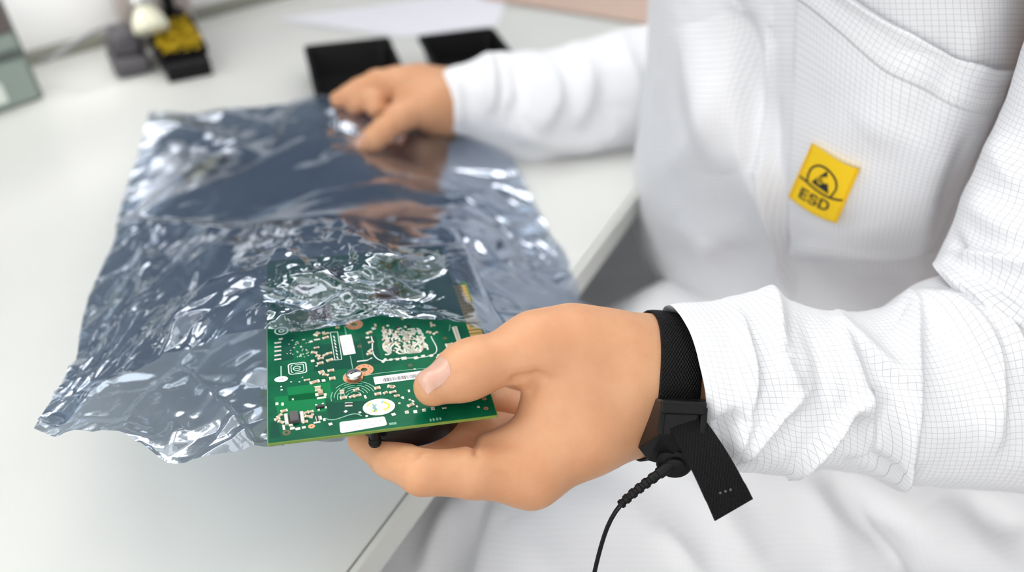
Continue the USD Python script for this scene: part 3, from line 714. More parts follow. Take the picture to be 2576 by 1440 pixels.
# surface-mount pieces: (px, py, length mm, width mm, turned, kind)
def smd(px, py, l=2.0, w=1.2, ang=0.0, kind='cap'):
    if not isinstance(px, float) or True: c = on_card(px, py)
    l, w = l * 1.28e-3, w * 1.28e-3
    body = {'cap': 'cap_body', 'res': 'chip_black', 'pad': 'solder', 'led': 'cream'}[kind]
    if kind == 'pad': return onboard(place(cbox(l, w, .00018, .00008), *c, ang), 'solder', 'solder_pad')
    b = onboard(place(cbox(l * .62, w * .86, .0007, .0001), *c, ang), body, 'chip_capacitor' if kind == 'cap' else 'chip_resistor', h=.0001)
    e = cat([place(place(cbox(l * .27, w, .00074, .00015), s * l * .36, 0), *c, ang) for s in (-1, 1)]); onboard(e, 'solder', 'terminal', parent=b)
def zc(x, y): return 660 + x / 4.363, 800 + y / 4.363
for x, y, l, w, a, k in [(335, 140, 2.2, 1.6, .2, 'cap'), (600, 185, 2.8, 2.2, .9, 'cap'), (670, 160, 1.3, .9, .2, 'pad'), (715, 168, 1.4, 1.0, .2, 'pad'), (600, 240, 2.6, 1.0, .1, 'pad'), (695, 225, 2.8, 1.2, .35, 'cap'), (535, 262, 1.3, 1.3, .2, 'pad'), (595, 335, 2.4, .9, .15, 'cap'), (570, 388, 2.8, 1.3, -.4, 'cap'), (612, 425, 2.0, 1.6, -.5, 'cap'), (640, 452, 2.6, 1.3, .2, 'cap'), (690, 415, 2.4, 1.3, .6, 'cap'), (737, 396, 2.4, 1.3, .2, 'cap'), (740, 472, 3.0, 1.6, .3, 'cap'), (552, 475, 1.5, 1.5, .1, 'pad'), (635, 505, 2.8, 1.5, .2, 'cap'), (595, 530, 1.0, .8, .2, 'pad'),
    (650, 605, 2.4, 2.2, .3, 'cap'), (752, 585, 2.8, 1.5, .1, 'cap'), (695, 632, 2.8, 1.2, -.4, 'cap'), (768, 672, 2.6, 1.8, .05, 'cap'), (672, 690, 1.5, 1.6, .1, 'pad'), (490, 690, 2.6, 1.0, .05, 'cap'), (575, 712, 4.2, 1.8, .25, 'cap'), (440, 655, .6, .6, 0, 'pad'), (408, 705, .7, .7, 0, 'pad'), (315, 705, .7, .7, 0, 'pad'),
    (610, 785, 3.0, 2.6, 1.6, 'cap'), (600, 845, 1.4, 2.0, 0, 'pad'), (690, 845, 1.2, 1.6, 0, 'pad'), (650, 880, 3.6, 1.2, .1, 'pad'), (875, 822, 2.4, 2.0, 1.5, 'cap'), (1030, 797, 2.6, 1.5, .3, 'cap'), (1262, 778, 2.6, 1.8, .1, 'cap'), (1268, 842, 2.8, 1.6, .1, 'cap'), (1412, 762, 3.0, 1.8, -.3, 'cap'), (1432, 822, 3.0, 1.3, .2, 'cap'), (1350, 830, 2.0, 1.3, .5, 'cap'), (1470, 862, 2.0, 1.1, .1, 'cap'), (890, 884, 2.8, 1.6, .1, 'cap'), (985, 870, 2.6, 1.2, .4, 'cap'), (1040, 862, 3.4, 1.3, .2, 'cap'), (1130, 870, .9, 2.0, .2, 'pad'), (1540, 880, .8, 1.6, .6, 'pad'), (1505, 940, .9, .9, 0, 'pad'), (1615, 900, .8, .8, 0, 'pad'),
    (948, 960, 2.2, 3.0, 1.5, 'res'), (335, 897, .8, 1.1, 0, 'pad'), (160, 946, 1.2, 1.6, 0, 'pad'), (222, 950, 1.0, 1.8, 0, 'pad'), (207, 757, .7, .7, 0, 'pad'), (212, 792, .9, .9, 0, 'pad'), (748, 1168, 1.4, 1.4, .3, 'pad'), (680, 1120, .9, 1.6, .1, 'pad'), (915, 1030, 1.3, 1.2, .7, 'pad'), (1070, 1040, 1.0, 1.0, .2, 'pad'), (1145, 1080, 1.0, 1.0, 0, 'pad'), (1440, 1062, 1.6, 1.5, .3, 'pad'), (1585, 1035, 1.4, 1.4, .2, 'pad'), (1630, 960, 2.2, 1.3, .5, 'cap'),
    (605, 1112, 1.4, 2.4, .1, 'res'), (600, 1150, 2.6, .9, .1, 'pad'), (640, 1100, .9, 2.2, .1, 'pad'), (190, 1085, 2.6, 1.4, .8, 'cap'), (165, 1120, 2.4, 1.4, .3, 'cap'), (205, 1150, 2.6, 1.3, -.6, 'cap'), (240, 1030, 2.8, 1.5, .2, 'cap'), (480, 1050, 2.6, 1.4, .4, 'cap'), (530, 1040, 2.4, 1.4, .2, 'cap'), (500, 1090, 2.6, 1.5, -.3, 'cap'), (545, 1085, 2.4, 1.3, 1.2, 'cap'), (470, 1150, 2.2, 1.3, .2, 'cap'), (235, 1205, .9, 2.8, .1, 'pad'), (330, 1215, 1.8, 1.3, .1, 'pad'), (390, 1220, 1.8, 1.3, .1, 'pad'), (455, 1205, 1.4, 1.2, .1, 'pad')]:
    smd(*zc(x, y), l, w, a, k)
for y in (275, 320, 365, 412, 457): smd(*zc(170, y), 2.8, 1.0, .05, 'pad')
z2 = lambda x, y: (860 + x / 4.5, 780 + y / 4.5)
for x, y, l, w, a, k in [(310, 265, 2.6, 1.6, .5, 'cap'), (290, 315, 1.6, 1.2, .1, 'pad'), (330, 372, 2.6, 1.2, .2, 'cap'), (320, 470, 2.2, 1.4, .8, 'cap'), (310, 505, 2.4, 1.4, .2, 'cap'), (360, 215, 1.8, 1.4, .4, 'pad'), (555, 565, 1.4, 1.4, 0, 'pad'), (628, 560, 1.5, 1.5, 0, 'pad'), (703, 550, 2.2, 2.0, 0, 'pad'), (838, 545, 1.8, 1.8, .2, 'pad'), (920, 525, 1.7, 1.6, .2, 'pad'), (1010, 520, 1.6, 1.5, .2, 'pad'), (1115, 515, 2.6, 1.5, .6, 'cap'), (1085, 540, 1.4, 1.2, .2, 'pad'), (480, 575, 3.0, 1.3, .9, 'pad'), (825, 672, .8, .8, 0, 'pad'),
    (1220, 412, 3.6, 3.2, .1, 'cap'), (735, 1160, 1.5, 1.7, 0, 'pad'), (832, 1155, 1.5, 1.7, 0, 'pad'), (930, 1138, 1.5, 1.7, 0, 'pad'), (1030, 1120, 1.5, 1.7, 0, 'pad'), (1160, 1112, 1.8, .9, 0, 'pad'), (780, 1085, 3.0, 1.6, .4, 'cap'), (770, 1020, .9, .9, 0, 'pad'), (805, 1035, .8, 1.4, .6, 'pad'), (850, 1095, .7, 1.2, .2, 'pad'), (690, 995, .8, 1.4, -.5, 'pad'), (652, 1058, .8, .8, 0, 'pad'), (1540, 992, .8, .8, 0, 'pad'), (1545, 1100, 1.1, 1.1, 0, 'pad'), (1060, 270, 2.6, 1.2, .6, 'cap'), (985, 260, 2.4, 1.3, -.5, 'cap'), (1030, 185, 2.2, 1.1, .2, 'cap'), (760, 920, .9, 1.6, 0, 'pad'), (575, 880, 2.2, 1.3, .3, 'cap'), (630, 980, 1.8, 1.1, .1, 'cap')]:
    smd(*z2(x, y), l, w, a, k)
for x, y in ((1612, 1008), (1632, 1116)): ring2(*z2(x, y), .0004, .0012, 'copper', 'copper_pad')
for x, y in ((200, 414), (1165, 322), (775, 628)): ring2(*z2(x, y), .0005, .0012, 'via_brown', 'test_point')
ring2(*zc(265, 1262), .0008, .0019, 'via_brown', 'test_point'); ring2(*zc(540, 1192), 0.0004, .0016, 'copper', 'copper_pad')
# the chip at lower left with its two terminal frames
c = on_card(*zc(352, 1112)); ang = .06
chip = onboard(place(cbox(.0044, .0072, .0022, .0003), *c, ang), 'chip_grey', 'inductor_chip', 'dark grey block with pale terminals', h=.0002)
for s in (-1, 1): onboard(place(place(cbox(.0019, .0078, .0012, .0003), s * .0037, 0), *c, ang), 'solder', 'terminal', parent=chip)
for s in (-1, 1): onboard(place(place(cbox(.0020, .0013, .0010, .0003), -.001 + .001 * s, s * .0046), *c, ang), 'solder', 'terminal', parent=chip)
c = on_card(*zc(640, 832)); tn = onboard(place(cbox(.0026, .0030, .0016, .0003), *c, .1), 'cap_body', 'tantalum_capacitor')
c = on_card(*zc(635, 985)); so = onboard(place(cbox(.0040, .0018, .0012, .0003), *c, .1), 'chip_black', 'transistor')
for dx, dy in ((-.0016, .0019), (.0016, .0019), (-.0010, -.0020), (.0026, -.0012)): onboard(place(place(cbox(.0012, .0014, .0006, .0002), dx, dy), *c, .1), 'solder', 'lead', parent=so)
# small printed dots
for k in range(34):
    x, y = rng.uniform(265, 525), rng.uniform(235, 440); smd(*zc(x, y), rng.uniform(.35, .75), rng.uniform(.35, .6), rng.uniform(0, 1), 'pad')
# printed emblem, ellipse, frames and lines
c = on_card(*zc(385, 555)); rr = lambda s, r: sbox(-s, -s, s, s).buffer(-r).buffer(r)
emb = unary_union([rr(.0048, .0018).difference(rr(.0042, .0014)), rr(.0034, .0012).difference(rr(.0030, .0010)).difference(sbox(-.0022, -.006, -.0012, .006)), Point(-.0002, 0).buffer(.0021).difference(Point(-.0002, 0).buffer(.0016)).difference(sbox(.0004, -.0009, .003, .0003)), LineString([(-.0012, 0), (.0014, 0)]).buffer(.0002)])
onboard(place(extrude(emb, .00004), *c, .03), 'silkscreen', 'silkscreen_emblem', h=Z0)
c = on_card(*zc(207, 675)); el = Point(0, 0).buffer(1); import shapely.affinity as aff
onboard(place(extrude(aff.scale(el, .0034, .0024), .00006), *c), 'label_white', 'white_dot', h=Z0)
onboard(place(extrude(unary_union([sbox(-.0010, -.0003, .0014, .0002), sbox(.0004, -.001, .0008, .0008)]), .00003), *c), 'label_ink_faint', 'print_mark', h=Z0 + .00007)
line_silk([zc(205, 530), zc(207, 640)], .0008, 'silk_dim')
fr = [zc(745, 160), zc(825, 155), zc(872, 458), zc(797, 465), zc(745, 160)]; line_silk(fr, .00035)
for k in range(7): t = .1 + k * .13; line_silk([zc(775 + 48 * t, 170 + 290 * t), zc(790 + 48 * t, 195 + 290 * t)], .0006)
line_silk([zc(900, 95), zc(922, 190)], .0004, 'silk_dim'); line_silk([zc(965, 418), zc(992, 562)], .0004, 'silk_dim')
line_silk([zc(1040, 480), zc(1150, 468)], .0011); line_silk([zc(1150, 470), zc(1200, 440)], .0006)
line_silk([zc(690, 1105), zc(900, 1085), zc(1020, 1055), zc(1090, 1078)], .0006, 'silk_dim', n=12)
line_silk([z2(260, 748), z2(390, 722), z2(700, 685), z2(980, 660)], .0004, 'silk_dim')
line_silk([z2(170, 590), z2(285, 572), z2(345, 545)], .0006)
line_silk([z2(330, 300), z2(345, 440), z2(375, 530), z2(430, 570), z2(520, 572)], .0006, 'silkscreen', n=16)
line_silk([z2(520, 572), z2(700, 548), z2(1020, 512), z2(1060, 490), z2(1075, 450), z2(1045, 370), z2(1010, 300)], .0005, 'silkscreen', n=20)
line_silk([z2(1225, 170), z2(1215, 240)], .0004, 'silk_dim')
for x0, y0, x1, y1 in ((1425, 185, 1445, 215), (1455, 240, 1465, 262), (1475, 285, 1490, 312)): line_silk([z2(x0, y0), z2(x1, y1)], .0007)
for k, (x, y) in enumerate([(1000, 1250), (1035, 1245), (1075, 1238), (1110, 1234)]): line_silk([z2(x, y - 16), z2(x + 6, y + 16)], .0007, 'silk_dim'); line_silk([z2(x, y), z2(x + 22, y - 3)], .0004, 'silk_dim')
for k in range(5): line_silk([z2(540 + k * 17, 1280 - k * 2), z2(545 + k * 17, 1305 - k * 2)], .0006, 'silk_dim')
# printed rings like ripples round a point
cc = on_card(*zc(1010, 860))
for k, r in enumerate((.0035, .0052, .0068, .0084, .0100, .0116)):
    for a0, a1 in ((.35, 1.3), (1.5, 2.4), (2.7, 3.3)) if k % 2 else ((.2, .9), (1.1, 2.0), (2.3, 3.1)):
        th = np.linspace(a0, a1, 12); flat(LineString(np.c_[cc[0] + r * np.cos(th), cc[1] + r * np.sin(th)]).buffer(.00022), 'silk_dim', 'silkscreen_arc')
# the maze of tinned traces under the processor
u0, u1, u2, u3 = (np.array(z2(*p)) for p in ((430, 235), (900, 190), (985, 475), (480, 510)))
def bga(u, v): return tuple((1 - u) * (1 - v) * u0 + u * (1 - v) * u1 + u * v * u2 + (1 - u) * v * u3)
r2 = np.random.default_rng(11)
for k in range(64):
    u, v = r2.uniform(0, .96), r2.uniform(0, .95); pts = [(u, v)]
    for _ in range(r2.integers(2, 6)):
        du, dv = [(0, .11), (0, -.11), (.055, .08), (-.055, .08), (.07, 0)][r2.integers(5)]; u, v = np.clip(u + du, 0, 1), np.clip(v + dv, 0, 1); pts.append((u, v))
    q = np.array([bga(*p) for p in pts])
    q = on_card(q[:, 0], q[:, 1]); ls = LineString(q)
    if ls.length > 0: onboard(extrude(ls.buffer(.00055), .00015), 'solder', 'tinned_trace', h=Z0)
for k in range(26): smd(*bga(r2.uniform(.05, .95), r2.uniform(.05, .95)), 1.6, 1.0, r2.uniform(0, 1.5), 'cap' if k % 3 else 'res')
# slim connector row to the right
q = [z2(1245, 205), z2(1300, 195), z2(1368, 405), z2(1318, 412)]; onboard(extrude(cpoly(q), .0006), 'solder', 'pin_row', h=Z0)
q = [z2(1268, 205), z2(1284, 203), z2(1345, 404), z2(1330, 408)]; onboard(extrude(cpoly(q), .0011), 'cap_body', 'pin_row_body', h=Z0)
# gold edge contacts along the right side
for k in range(17):
    a0 = CW - .0006; b0 = gb0 - .0045 + k * .0034; onboard(extrude(sbox(a0, b0, CW + .0068, b0 + .0027), .00006), 'gold', 'gold_contact', h=Z0)
# paper labels
def label(name, pts, txt, r=.0004, faint='label_ink_faint'):
    p = cpoly(pts).buffer(-r).buffer(r); l = flat(p, 'label_white', name, .00010, Z0 + .00012, label='white paper label on the board')
    a, b, d = (on_card(*pts[i]) for i in (0, 1, 3)); ux, uy = b - a, d - a
    for row in txt(ux, uy, a): onboard(extrude(row[0], .00003), row[1], 'print_line', h=Z0 + .00023, parent=l)
def bars(ux, uy, a, u0, u1, v0, v1, n, mt, fill=.5, seed=1):
    r = np.random.default_rng(seed); x = np.linspace(u0, u1, n + 1); out = []
    for i in range(n):
        w = (x[i + 1] - x[i]) * r.uniform(.25, .9) * fill * 1.6; w = min(w, (x[i + 1] - x[i]) * .95)
        pts = [a + ux * s + uy * t for s, t in ((x[i], v0), (x[i] + w, v0), (x[i] + w, v1), (x[i], v1))]; out.append(Polygon(pts))
    return [(unary_union(out), mt)]
label('paper_label', [zc(845, 205), zc(975, 185), zc(1025, 395), zc(890, 415)], lambda ux, uy, a: sum([bars(uy, ux, a, .10, .92, .18 + .17 * k, .28 + .17 * k, 14, 'label_ink_faint', seed=k) for k in range(4)], []))
label('paper_label', [zc(845, 1150), zc(1340, 1085), zc(1372, 1182), zc(858, 1272)], lambda ux, uy, a: bars(ux, uy, a, .16, .60, .22, .30, 20, 'label_ink_faint', seed=3) + bars(ux, uy, a, .62, .92, .30, .42, 16, 'label_ink_faint', seed=4) + bars(ux, uy, a, .14, .62, .52, .62, 24, 'label_ink_faint', seed=5) + bars(ux, uy, a, .60, .86, .58, .72, 14, 'label_ink_faint', seed=6), .0012)
label('paper_label', [z2(355, 765), z2(1200, 655), z2(1215, 735), z2(375, 850)], lambda ux, uy, a: bars(ux, uy, a, .12, .9, .36, .80, 56, 'label_ink', .6, seed=8) + bars(ux, uy, a, .12, .5, .14, .20, 30, 'label_ink_faint', seed=9))
c = on_card(*zc(1280, 982))
ov = flat(aff.translate(aff.scale(el, .0080, .0062), *c), 'sticker_cream', 'oval_sticker', .00010, Z0 + .00012, label='oval cream sticker with faint teal and yellow marks')
for g, mt in ((LineString([(-.0028, .0022), (-.0022, .0008), (-.0030, -.0004), (-.0018, -.0018), (-.0026, -.0030)]).buffer(.00040), 'sticker_teal'), (LineString([(-.0012, .0020), (-.0022, .0002), (-.0012, -.0020)]).buffer(.00032), 'sticker_teal'),
              (LineString([(.0030, .0030), (.0050, .0010), (.0048, -.0012), (.0026, -.0026)]).buffer(.00055), 'sticker_yellow'), (LineString([(-.0036, -.0024), (-.0016, -.0030)]).buffer(.0005), 'sticker_yellow'), (LineString([(-.0056, .0018), (-.004, .0034)]).buffer(.0004), 'sticker_yellow'), (LineString([(.0018, .0028), (.0024, .0040)]).buffer(.0003), 'sticker_teal')):
    onboard(place(extrude(g, .00003), *c), mt, 'print_mark', h=Z0 + .00023, parent=ov)
# pieces further up the board, under the film
r3 = np.random.default_rng(21)
for k in range(64):
    a, b = r3.uniform(.006, CW - .014), r3.uniform(.082, CL - .008)
    kd = r3.integers(5); an = [0, math.pi / 2][r3.integers(2)]
    if kd < 2: onboard(place(cbox(.0024, .0012, .0008, .0002), a, b, an), 'cap_body', 'chip_capacitor')
    elif kd < 4: onboard(place(cbox(.0016, .0014, .00018, .00008), a, b, an), 'solder', 'solder_pad')
    else: onboard(place(cbox(.0022, .0013, .0007, .0002), a, b, an), 'chip_black', 'chip_resistor')
for a, b, s in ((.030, .104, .012), (.070, .116, .014), (.042, .146, .010), (.086, .150, .009), (.020, .132, .007)):
    onboard(place(cbox(s, s, .0014, .0003), a, b), 'chip_black', 'chip_package')
    th = []
    for side in range(4):
        for t in np.linspace(-.42, .42, 9):
            m = cbox(.0005, .0011, .0003, .0001); m.apply_translation([t * s, s * .54, 0]); m.apply_transform(trimesh.transformations.rotation_matrix(side * math.pi / 2, [0, 0, 1])); th.append(m)
    onboard(place(cat(th), a, b), 'solder', 'pin_rows')
# round black fan and its post under the board
fc = on_card(1015, 1075) + np.array([.006, .0284])
fan = lathe([(0, -.0005), (.0275, -.0005), (.0285, -.0015), (.0285, -.0120), (.0275, -.0135), (.011, -.0135), (.010, -.0145), (0, -.0145)], 56)
onboard(place(fan, *fc), 'black_gloss', 'fan_housing', 'round black fan under the board', h=-PT, smooth=30)
pc = on_card(942, 1082) + np.array([.0, .0015]); post = lathe([(0, 0), (.0022, 0), (.0024, -.0050), (.0030, -.0053), (.0032, -.0062), (.0025, -.0070), (.0032, -.0078), (.0030, -.0090), (.0018, -.0096), (0, -.0097)], 20)
onboard(place(post, *pc), 'black_plastic', 'push_pin', 'black push pin under the board', h=-PT, smooth=30)

# ------------------------------------------------------------------ shielding bag: two sheets of film, the upper one folded back over the card
def facets(p, lam, amp, seed, stretch=None):
    """Crumple: random points with random heights joined by flat triangles."""
    r = np.random.default_rng(seed); p = np.asarray(p) @ (np.eye(2) if stretch is None else stretch)
    lo, hi = p.min(0) - 2 * lam, p.max(0) + 2 * lam; n = int(np.prod((hi - lo) / lam)) + 8
    s = r.uniform(lo, hi, (n, 2)); s = np.vstack([s, [[lo[0], lo[1]], [hi[0], lo[1]], [lo[0], hi[1]], [hi[0], hi[1]]]])
    return LinearNDInterpolator(s, r.normal(0, amp, len(s)))(p)

def along(c, s, f):
    k = math.hypot(c, s); c, s = c / k, s / k; return np.array([[c * f, -s], [s * f, c]])

def film_sheet(ctrl, nu, nv, spec):
    c = np.array(ctrl, float); st, val = c[:, :2], c[:, 2:]
    rb = RBFInterpolator(st * [1, 1.25], val, kernel='thin_plate_spline', smoothing=2e-5)
    u, v = np.meshgrid(np.linspace(0, 1, nu), np.linspace(0, 1, nv), indexing='ij')
    f = rb(np.stack([u.ravel(), v.ravel() * 1.25], -1)); f[:, 2] = np.clip(f[:, 2], .36, 1.05)
    q = Q(f[:, 0], f[:, 1], f[:, 2]).reshape(nu, nv, 3)
    n = grid_normals(q); n *= -np.sign((n * q).sum(-1, keepdims=True))       # towards the camera
    px = f[:, :2]; metric = np.stack([u.ravel() * .40, v.ravel() * .50], -1)
    h, free = spec(px, metric, u.ravel(), v.ravel())
    q = q + n * h.reshape(nu, nv, 1)
    return q, u, v

def card_limits(q, above):
    """Keeps a sheet clear of the card: the upper one above it, the lower one under it and the fan."""
    e = q - cA; a, b, h = e @ k1, e @ k2, e @ k3
    out = np.maximum(np.maximum(-a, a - CW), np.maximum(-b, b - CL)); out = np.maximum(out, 0)
    if above:
        need = .0022 - out * .55; x = (h - need) / .0032; push = (np.logaddexp(0, x) * .0032 + need - h) * smoothstep(.03, .02, out)
    else:
        fr = np.hypot(a - fc[0], b - fc[1]); lim = -np.maximum(.0050 - out * .5, .0185 - np.maximum(fr - .033, 0) * .5)
        push = -np.maximum(h - lim, 0) * (out < .04)
    return q + k3 * push[..., None]

LEFT = [(.0, 90, 1060, .455), (.15, 163, 968, .49), (.30, 195, 880, .53), (.45, 226, 742, .595), (.60, 300, 600, .680), (.68, 292, 575, .700), (.85, 345, 400, .83), (1, 376, 286, .93)]
RIGHT = [(.0, 1500, 905, .66), (.3, 1480, 780, .70), (.5, 1440, 700, .725), (.8, 1370, 560, .80), (1, 1290, 402, .875)]
FAR = [(.1, 480, 290, .93), (.25, 600, 275, .93), (.5, 835, 264, .918), (.62, 925, 290, .905), (.8, 1120, 335, .90), (.9, 1220, 368, .89)]
low = [(0, t, *r) for t, *r in LEFT] + [(1, t, *r) for t, *r in RIGHT] + [(s, 1, *r) for s, *r in FAR]
low += [(s, 0, *r) for s, *r in [(.08, 152, 1084, .455), (.18, 300, 1116, .448), (.30, 432, 1172, .438), (.42, 560, 1146, .446), (.52, 690, 1134, .458), (.62, 830, 1120, .468), (.75, 1010, 1075, .510), (.88, 1280, 985, .60)]]
low += [(.3, .3, 470, 900, .53), (.3, .6, 540, 620, .69), (.5, .3, 700, 880, .520), (.5, .6, 760, 610, .71), (.7, .35, 1000, 800, .575), (.75, .65, 1030, 560, .745), (.5, .85, 810, 390, .84)]
def spec_low(px, m, u, v):
    w = (.35 + .8 * smoothstep(420, 700, px[:, 1])) * (1 - .75 * np.exp(-((px[:, 0] - 395) / 90) ** 2 - ((px[:, 1] - 1040) / 85) ** 2))
    DL = along(.62, .78, .5); h = w * (facets(m, .050, .0034, 1) + facets(m, .024, .0018, 2, DL) + facets(m, .010, .0007, 3, DL))
    h += creases(px, [([(455, 935), (560, 1030), (640, 1130)], 10, 26, 4), ([(300, 1110), (380, 1010), (470, 930)], 16, 30, 4), ([(430, 1170), (440, 1060), (420, 960)], 20, 30, 3), ([(520, 1000), (640, 950), (668, 930)], 12, 14, 3)])
    return h, None
ql, ul, vl = film_sheet(low, 210, 250, spec_low); ql = card_limits(ql, False)

cd = lambda x, y, h=.0060: float(card_depth(x, y, h))
lip = [(.0, 92, 1060, .453), (.06, 150, 1082, .452), (.13, 235, 1000, .466), (.22, 340, 930, .478), (.32, 450, 890, .484), (.43, 560, 852, .484), (.52, 672, 832, cd(672, 832)), (.62, 800, 825, cd(800, 825)), (.68, 880, 812, cd(880, 812)), (.73, 940, 800, cd(940, 800)), (.79, 1010, 808, cd(1010, 808)), (.85, 1100, 811, cd(1100, 811)), (.91, 1215, 836, cd(1215, 836)), (.95, 1330, 860, .545), (1, 1498, 850, .67)]
up = [(s, 0, *r) for s, *r in lip] + [(0, t, *r) for t, *r in LEFT[1:]] + [(1, t, *r) for t, *r in RIGHT[1:]] + [(s, 1, *r) for s, *r in FAR]
up += [(.30, .28, 430, 740, .560), (.30, .55, 500, 570, .685), (.32, .75, 545, 430, .785), (.52, .13, 672, 740, cd(672, 740, .010)), (.51, .26, 690, 652, cd(690, 652, .011)), (.64, .13, 850, 735, cd(850, 735, .013)), (.65, .26, 860, 640, cd(860, 640, .016)), (.76, .14, 1020, 725, cd(1020, 725, .012)), (.77, .27, 1020, 645, cd(1020, 645, .014)), (.55, .46, 770, 572, .660), (.74, .46, 1040, 572, .680), (.52, .75, 800, 410, .80), (.60, .86, 915, 372, .850), (.72, .75, 1020, 430, .805), (.87, .25, 1260, 705, .620), (.86, .55, 1260, 570, .745)]
def spec_up(px, m, u, v):
    x, y = px[:, 0], px[:, 1]
    left = smoothstep(700, 520, x); mid = smoothstep(610, 690, x) * smoothstep(1300, 1170, x); near = smoothstep(545, 610, y); right = smoothstep(1060, 1200, x)
    mw = m + .016 * (np.stack([meshkit.noise(np.c_[m * 22, m[:, :1] * 0]), meshkit.noise(np.c_[m * 22, m[:, :1] * 0 + 7])], -1) - .5)
    DL, DM, DR, DF = along(.62, .78, .38), along(.72, -.69, .42), along(.55, -.83, .36), along(.9, .35, .5)
    far = 1 - near
    h = near * left * (facets(mw, .055, .0040, 11) + facets(mw, .026, .0024, 12, DL) + facets(mw, .011, .0010, 13, DL) + facets(mw, .006, .00035, 17, DL))
    h += 1.25 * near * mid * (facets(mw, .050, .0040, 21) + facets(mw, .024, .0027, 22, DM) + facets(mw, .0105, .0012, 23, DM) + facets(mw, .0055, .0005, 24))
    h += near * np.clip(1 - left - mid, 0, 1) * (facets(mw, .055, .0035, 31) + .6 * facets(mw, .024, .0022, 32, DR))
    h += right * (.35 + .65 * near) * (facets(mw, .013, .0015, 15, DR) + facets(mw, .006, .0007, 18, DR))
    h += far * (facets(mw, .075, .0026, 41, DF) + facets(mw, .030, .0009, 42, DF) + smoothstep(400, 300, y) * facets(mw, .018, .0016, 43))
    h *= .82
    h += creases(px, [([(300, 586), (400, 522), (560, 465), (680, 405), (770, 362)], 10, 34, 7), ([(310, 592), (430, 575), (560, 590), (700, 592), (860, 575), (1010, 600)], 13, 20, 8),
        ([(1010, 600), (1100, 690), (1160, 770), (1215, 832)], 14, 12, 5), ([(1040, 610), (1180, 680), (1300, 770)], 12, 16, 3.5), ([(690, 650), (790, 600), (900, 590)], 14, 22, 5), ([(740, 640), (850, 720), (930, 790)], 12, 18, 4),
        ([(670, 832), (760, 790), (900, 745), (960, 740)], 6, 12, 3.5), ([(420, 830), (520, 740), (640, 690)], 14, 22, 4), ([(250, 900), (340, 780), (360, 640), (320, 600)], 16, 30, 6), ([(400, 880), (500, 800), (600, 780)], 10, 18, 3), ([(330, 1000), (420, 900), (480, 800), (600, 700)], 12, 20, 3.5),
        ([(380, 320), (520, 340), (650, 385)], 14, 20, 5), ([(480, 300), (620, 300), (700, 330)], 10, 16, 4), ([(735, 292), (830, 275), (940, 290)], 24, 62, 13), ([(820, 405), (880, 398), (930, 412)], 14, 26, 7), ([(1000, 340), (1080, 370), (1120, 350)], 14, 18, 6), ([(1040, 480), (1160, 500), (1240, 480)], 10, 18, 3), ([(1090, 540), (1200, 560), (1300, 620)], 10, 16, 3)])
    return h, None
qu, uu, vu = film_sheet(up, 300, 320, spec_up); qu = card_limits(qu, True)
bag = thing('shielding_bag', 'crumpled see-through metallic grey shielding bag around the circuit board', 'bag', W(Q(700, 600, .72)))
part('lower_sheet', (W(ql.reshape(-1, 3)), grid_faces(*ql.shape[:2])), 'shield_film', bag, True)
part('upper_sheet', (W(qu.reshape(-1, 3)), grid_faces(*qu.shape[:2])), 'shield_film', bag, True)

# ------------------------------------------------------------------ wrist strap with its grounding cord
ax_w = unit(WRIST_F - WRIST_C); e_f = np.array([0, 0, -1.0]); e_f = unit(e_f - ax_w * (e_f @ ax_w)); e_u = np.cross(ax_w, e_f)
if e_u[1] < 0: e_u = -e_u
SC = Q(1643, 962, .4607) + ax_w * .002
def skin_r(c, dirs):
    r = np.full(len(dirs), .060)
    for _ in range(50): r -= np.clip(hand_l(c + dirs * r[:, None]), -.002, .01) * .7
    return r
strap = thing('wrist_strap', 'black woven wrist strap with buckle and thin black cord on the near wrist', 'wrist strap', W(SC))
n_t, n_w, BW = 120, 9, .0232
th = np.arange(n_t) / n_t * 2 * np.pi; dirs = np.cos(th)[:, None] * e_u + np.sin(th)[:, None] * e_f
inner, outer = [], []
for k in range(n_w):
    x = (k / (n_w - 1) - .5) * BW; c = SC + ax_w * x
    c = c - ax_w * (.0125 * (np.sin(th) - .3))[:, None]
    r = skin_r(c, dirs); r = np.maximum(r, np.convolve(np.r_[r[-6:], r, r[:6]], np.ones(13) / 13, 'valid'))
    if k == 4: band_mid = c
    inner.append(c + dirs * (r + .0004)[:, None]); outer.append(c + dirs * (r + .0020 - .0003 * (abs(k - 4) == 4))[:, None])
loops = inner + outer[::-1]; L_ = len(loops)
v = np.stack(loops, 1).reshape(-1, 3)                    # (n_t, L_, 3)
f = []
for i in range(n_t):
    for j in range(L_):
        a, b = i * L_ + j, i * L_ + (j + 1) % L_; c_, d_ = ((i + 1) % n_t) * L_ + j, ((i + 1) % n_t) * L_ + (j + 1) % L_; f += [(a, b, d_), (a, d_, c_)]
bm = trimesh.Trimesh(W(v), f, process=False); bm.fix_normals()
rr_ = np.linalg.norm(outer[4] - np.roll(outer[4], 1, axis=0), axis=1); arc = np.cumsum(rr_)
uvb = np.stack([np.repeat(arc, L_), np.tile([BW * k / (n_w - 1) for k in list(range(n_w)) + list(range(n_w))[::-1]], n_t)], -1)
part('band', bm, 'webbing', strap, True, uv=uvb)
def wbox(m, o, a, b, c): m = m.copy(); m.apply_transform(frame(W(o), a @ AX, b @ AX, c @ AX)); m.fix_normals(); return m
def hullq(pts, r=.0012):
    s = trimesh.creation.icosphere(2, r); return trimesh.Trimesh(np.vstack([s.vertices + W(Q(*q)) for q in pts])).convex_hull
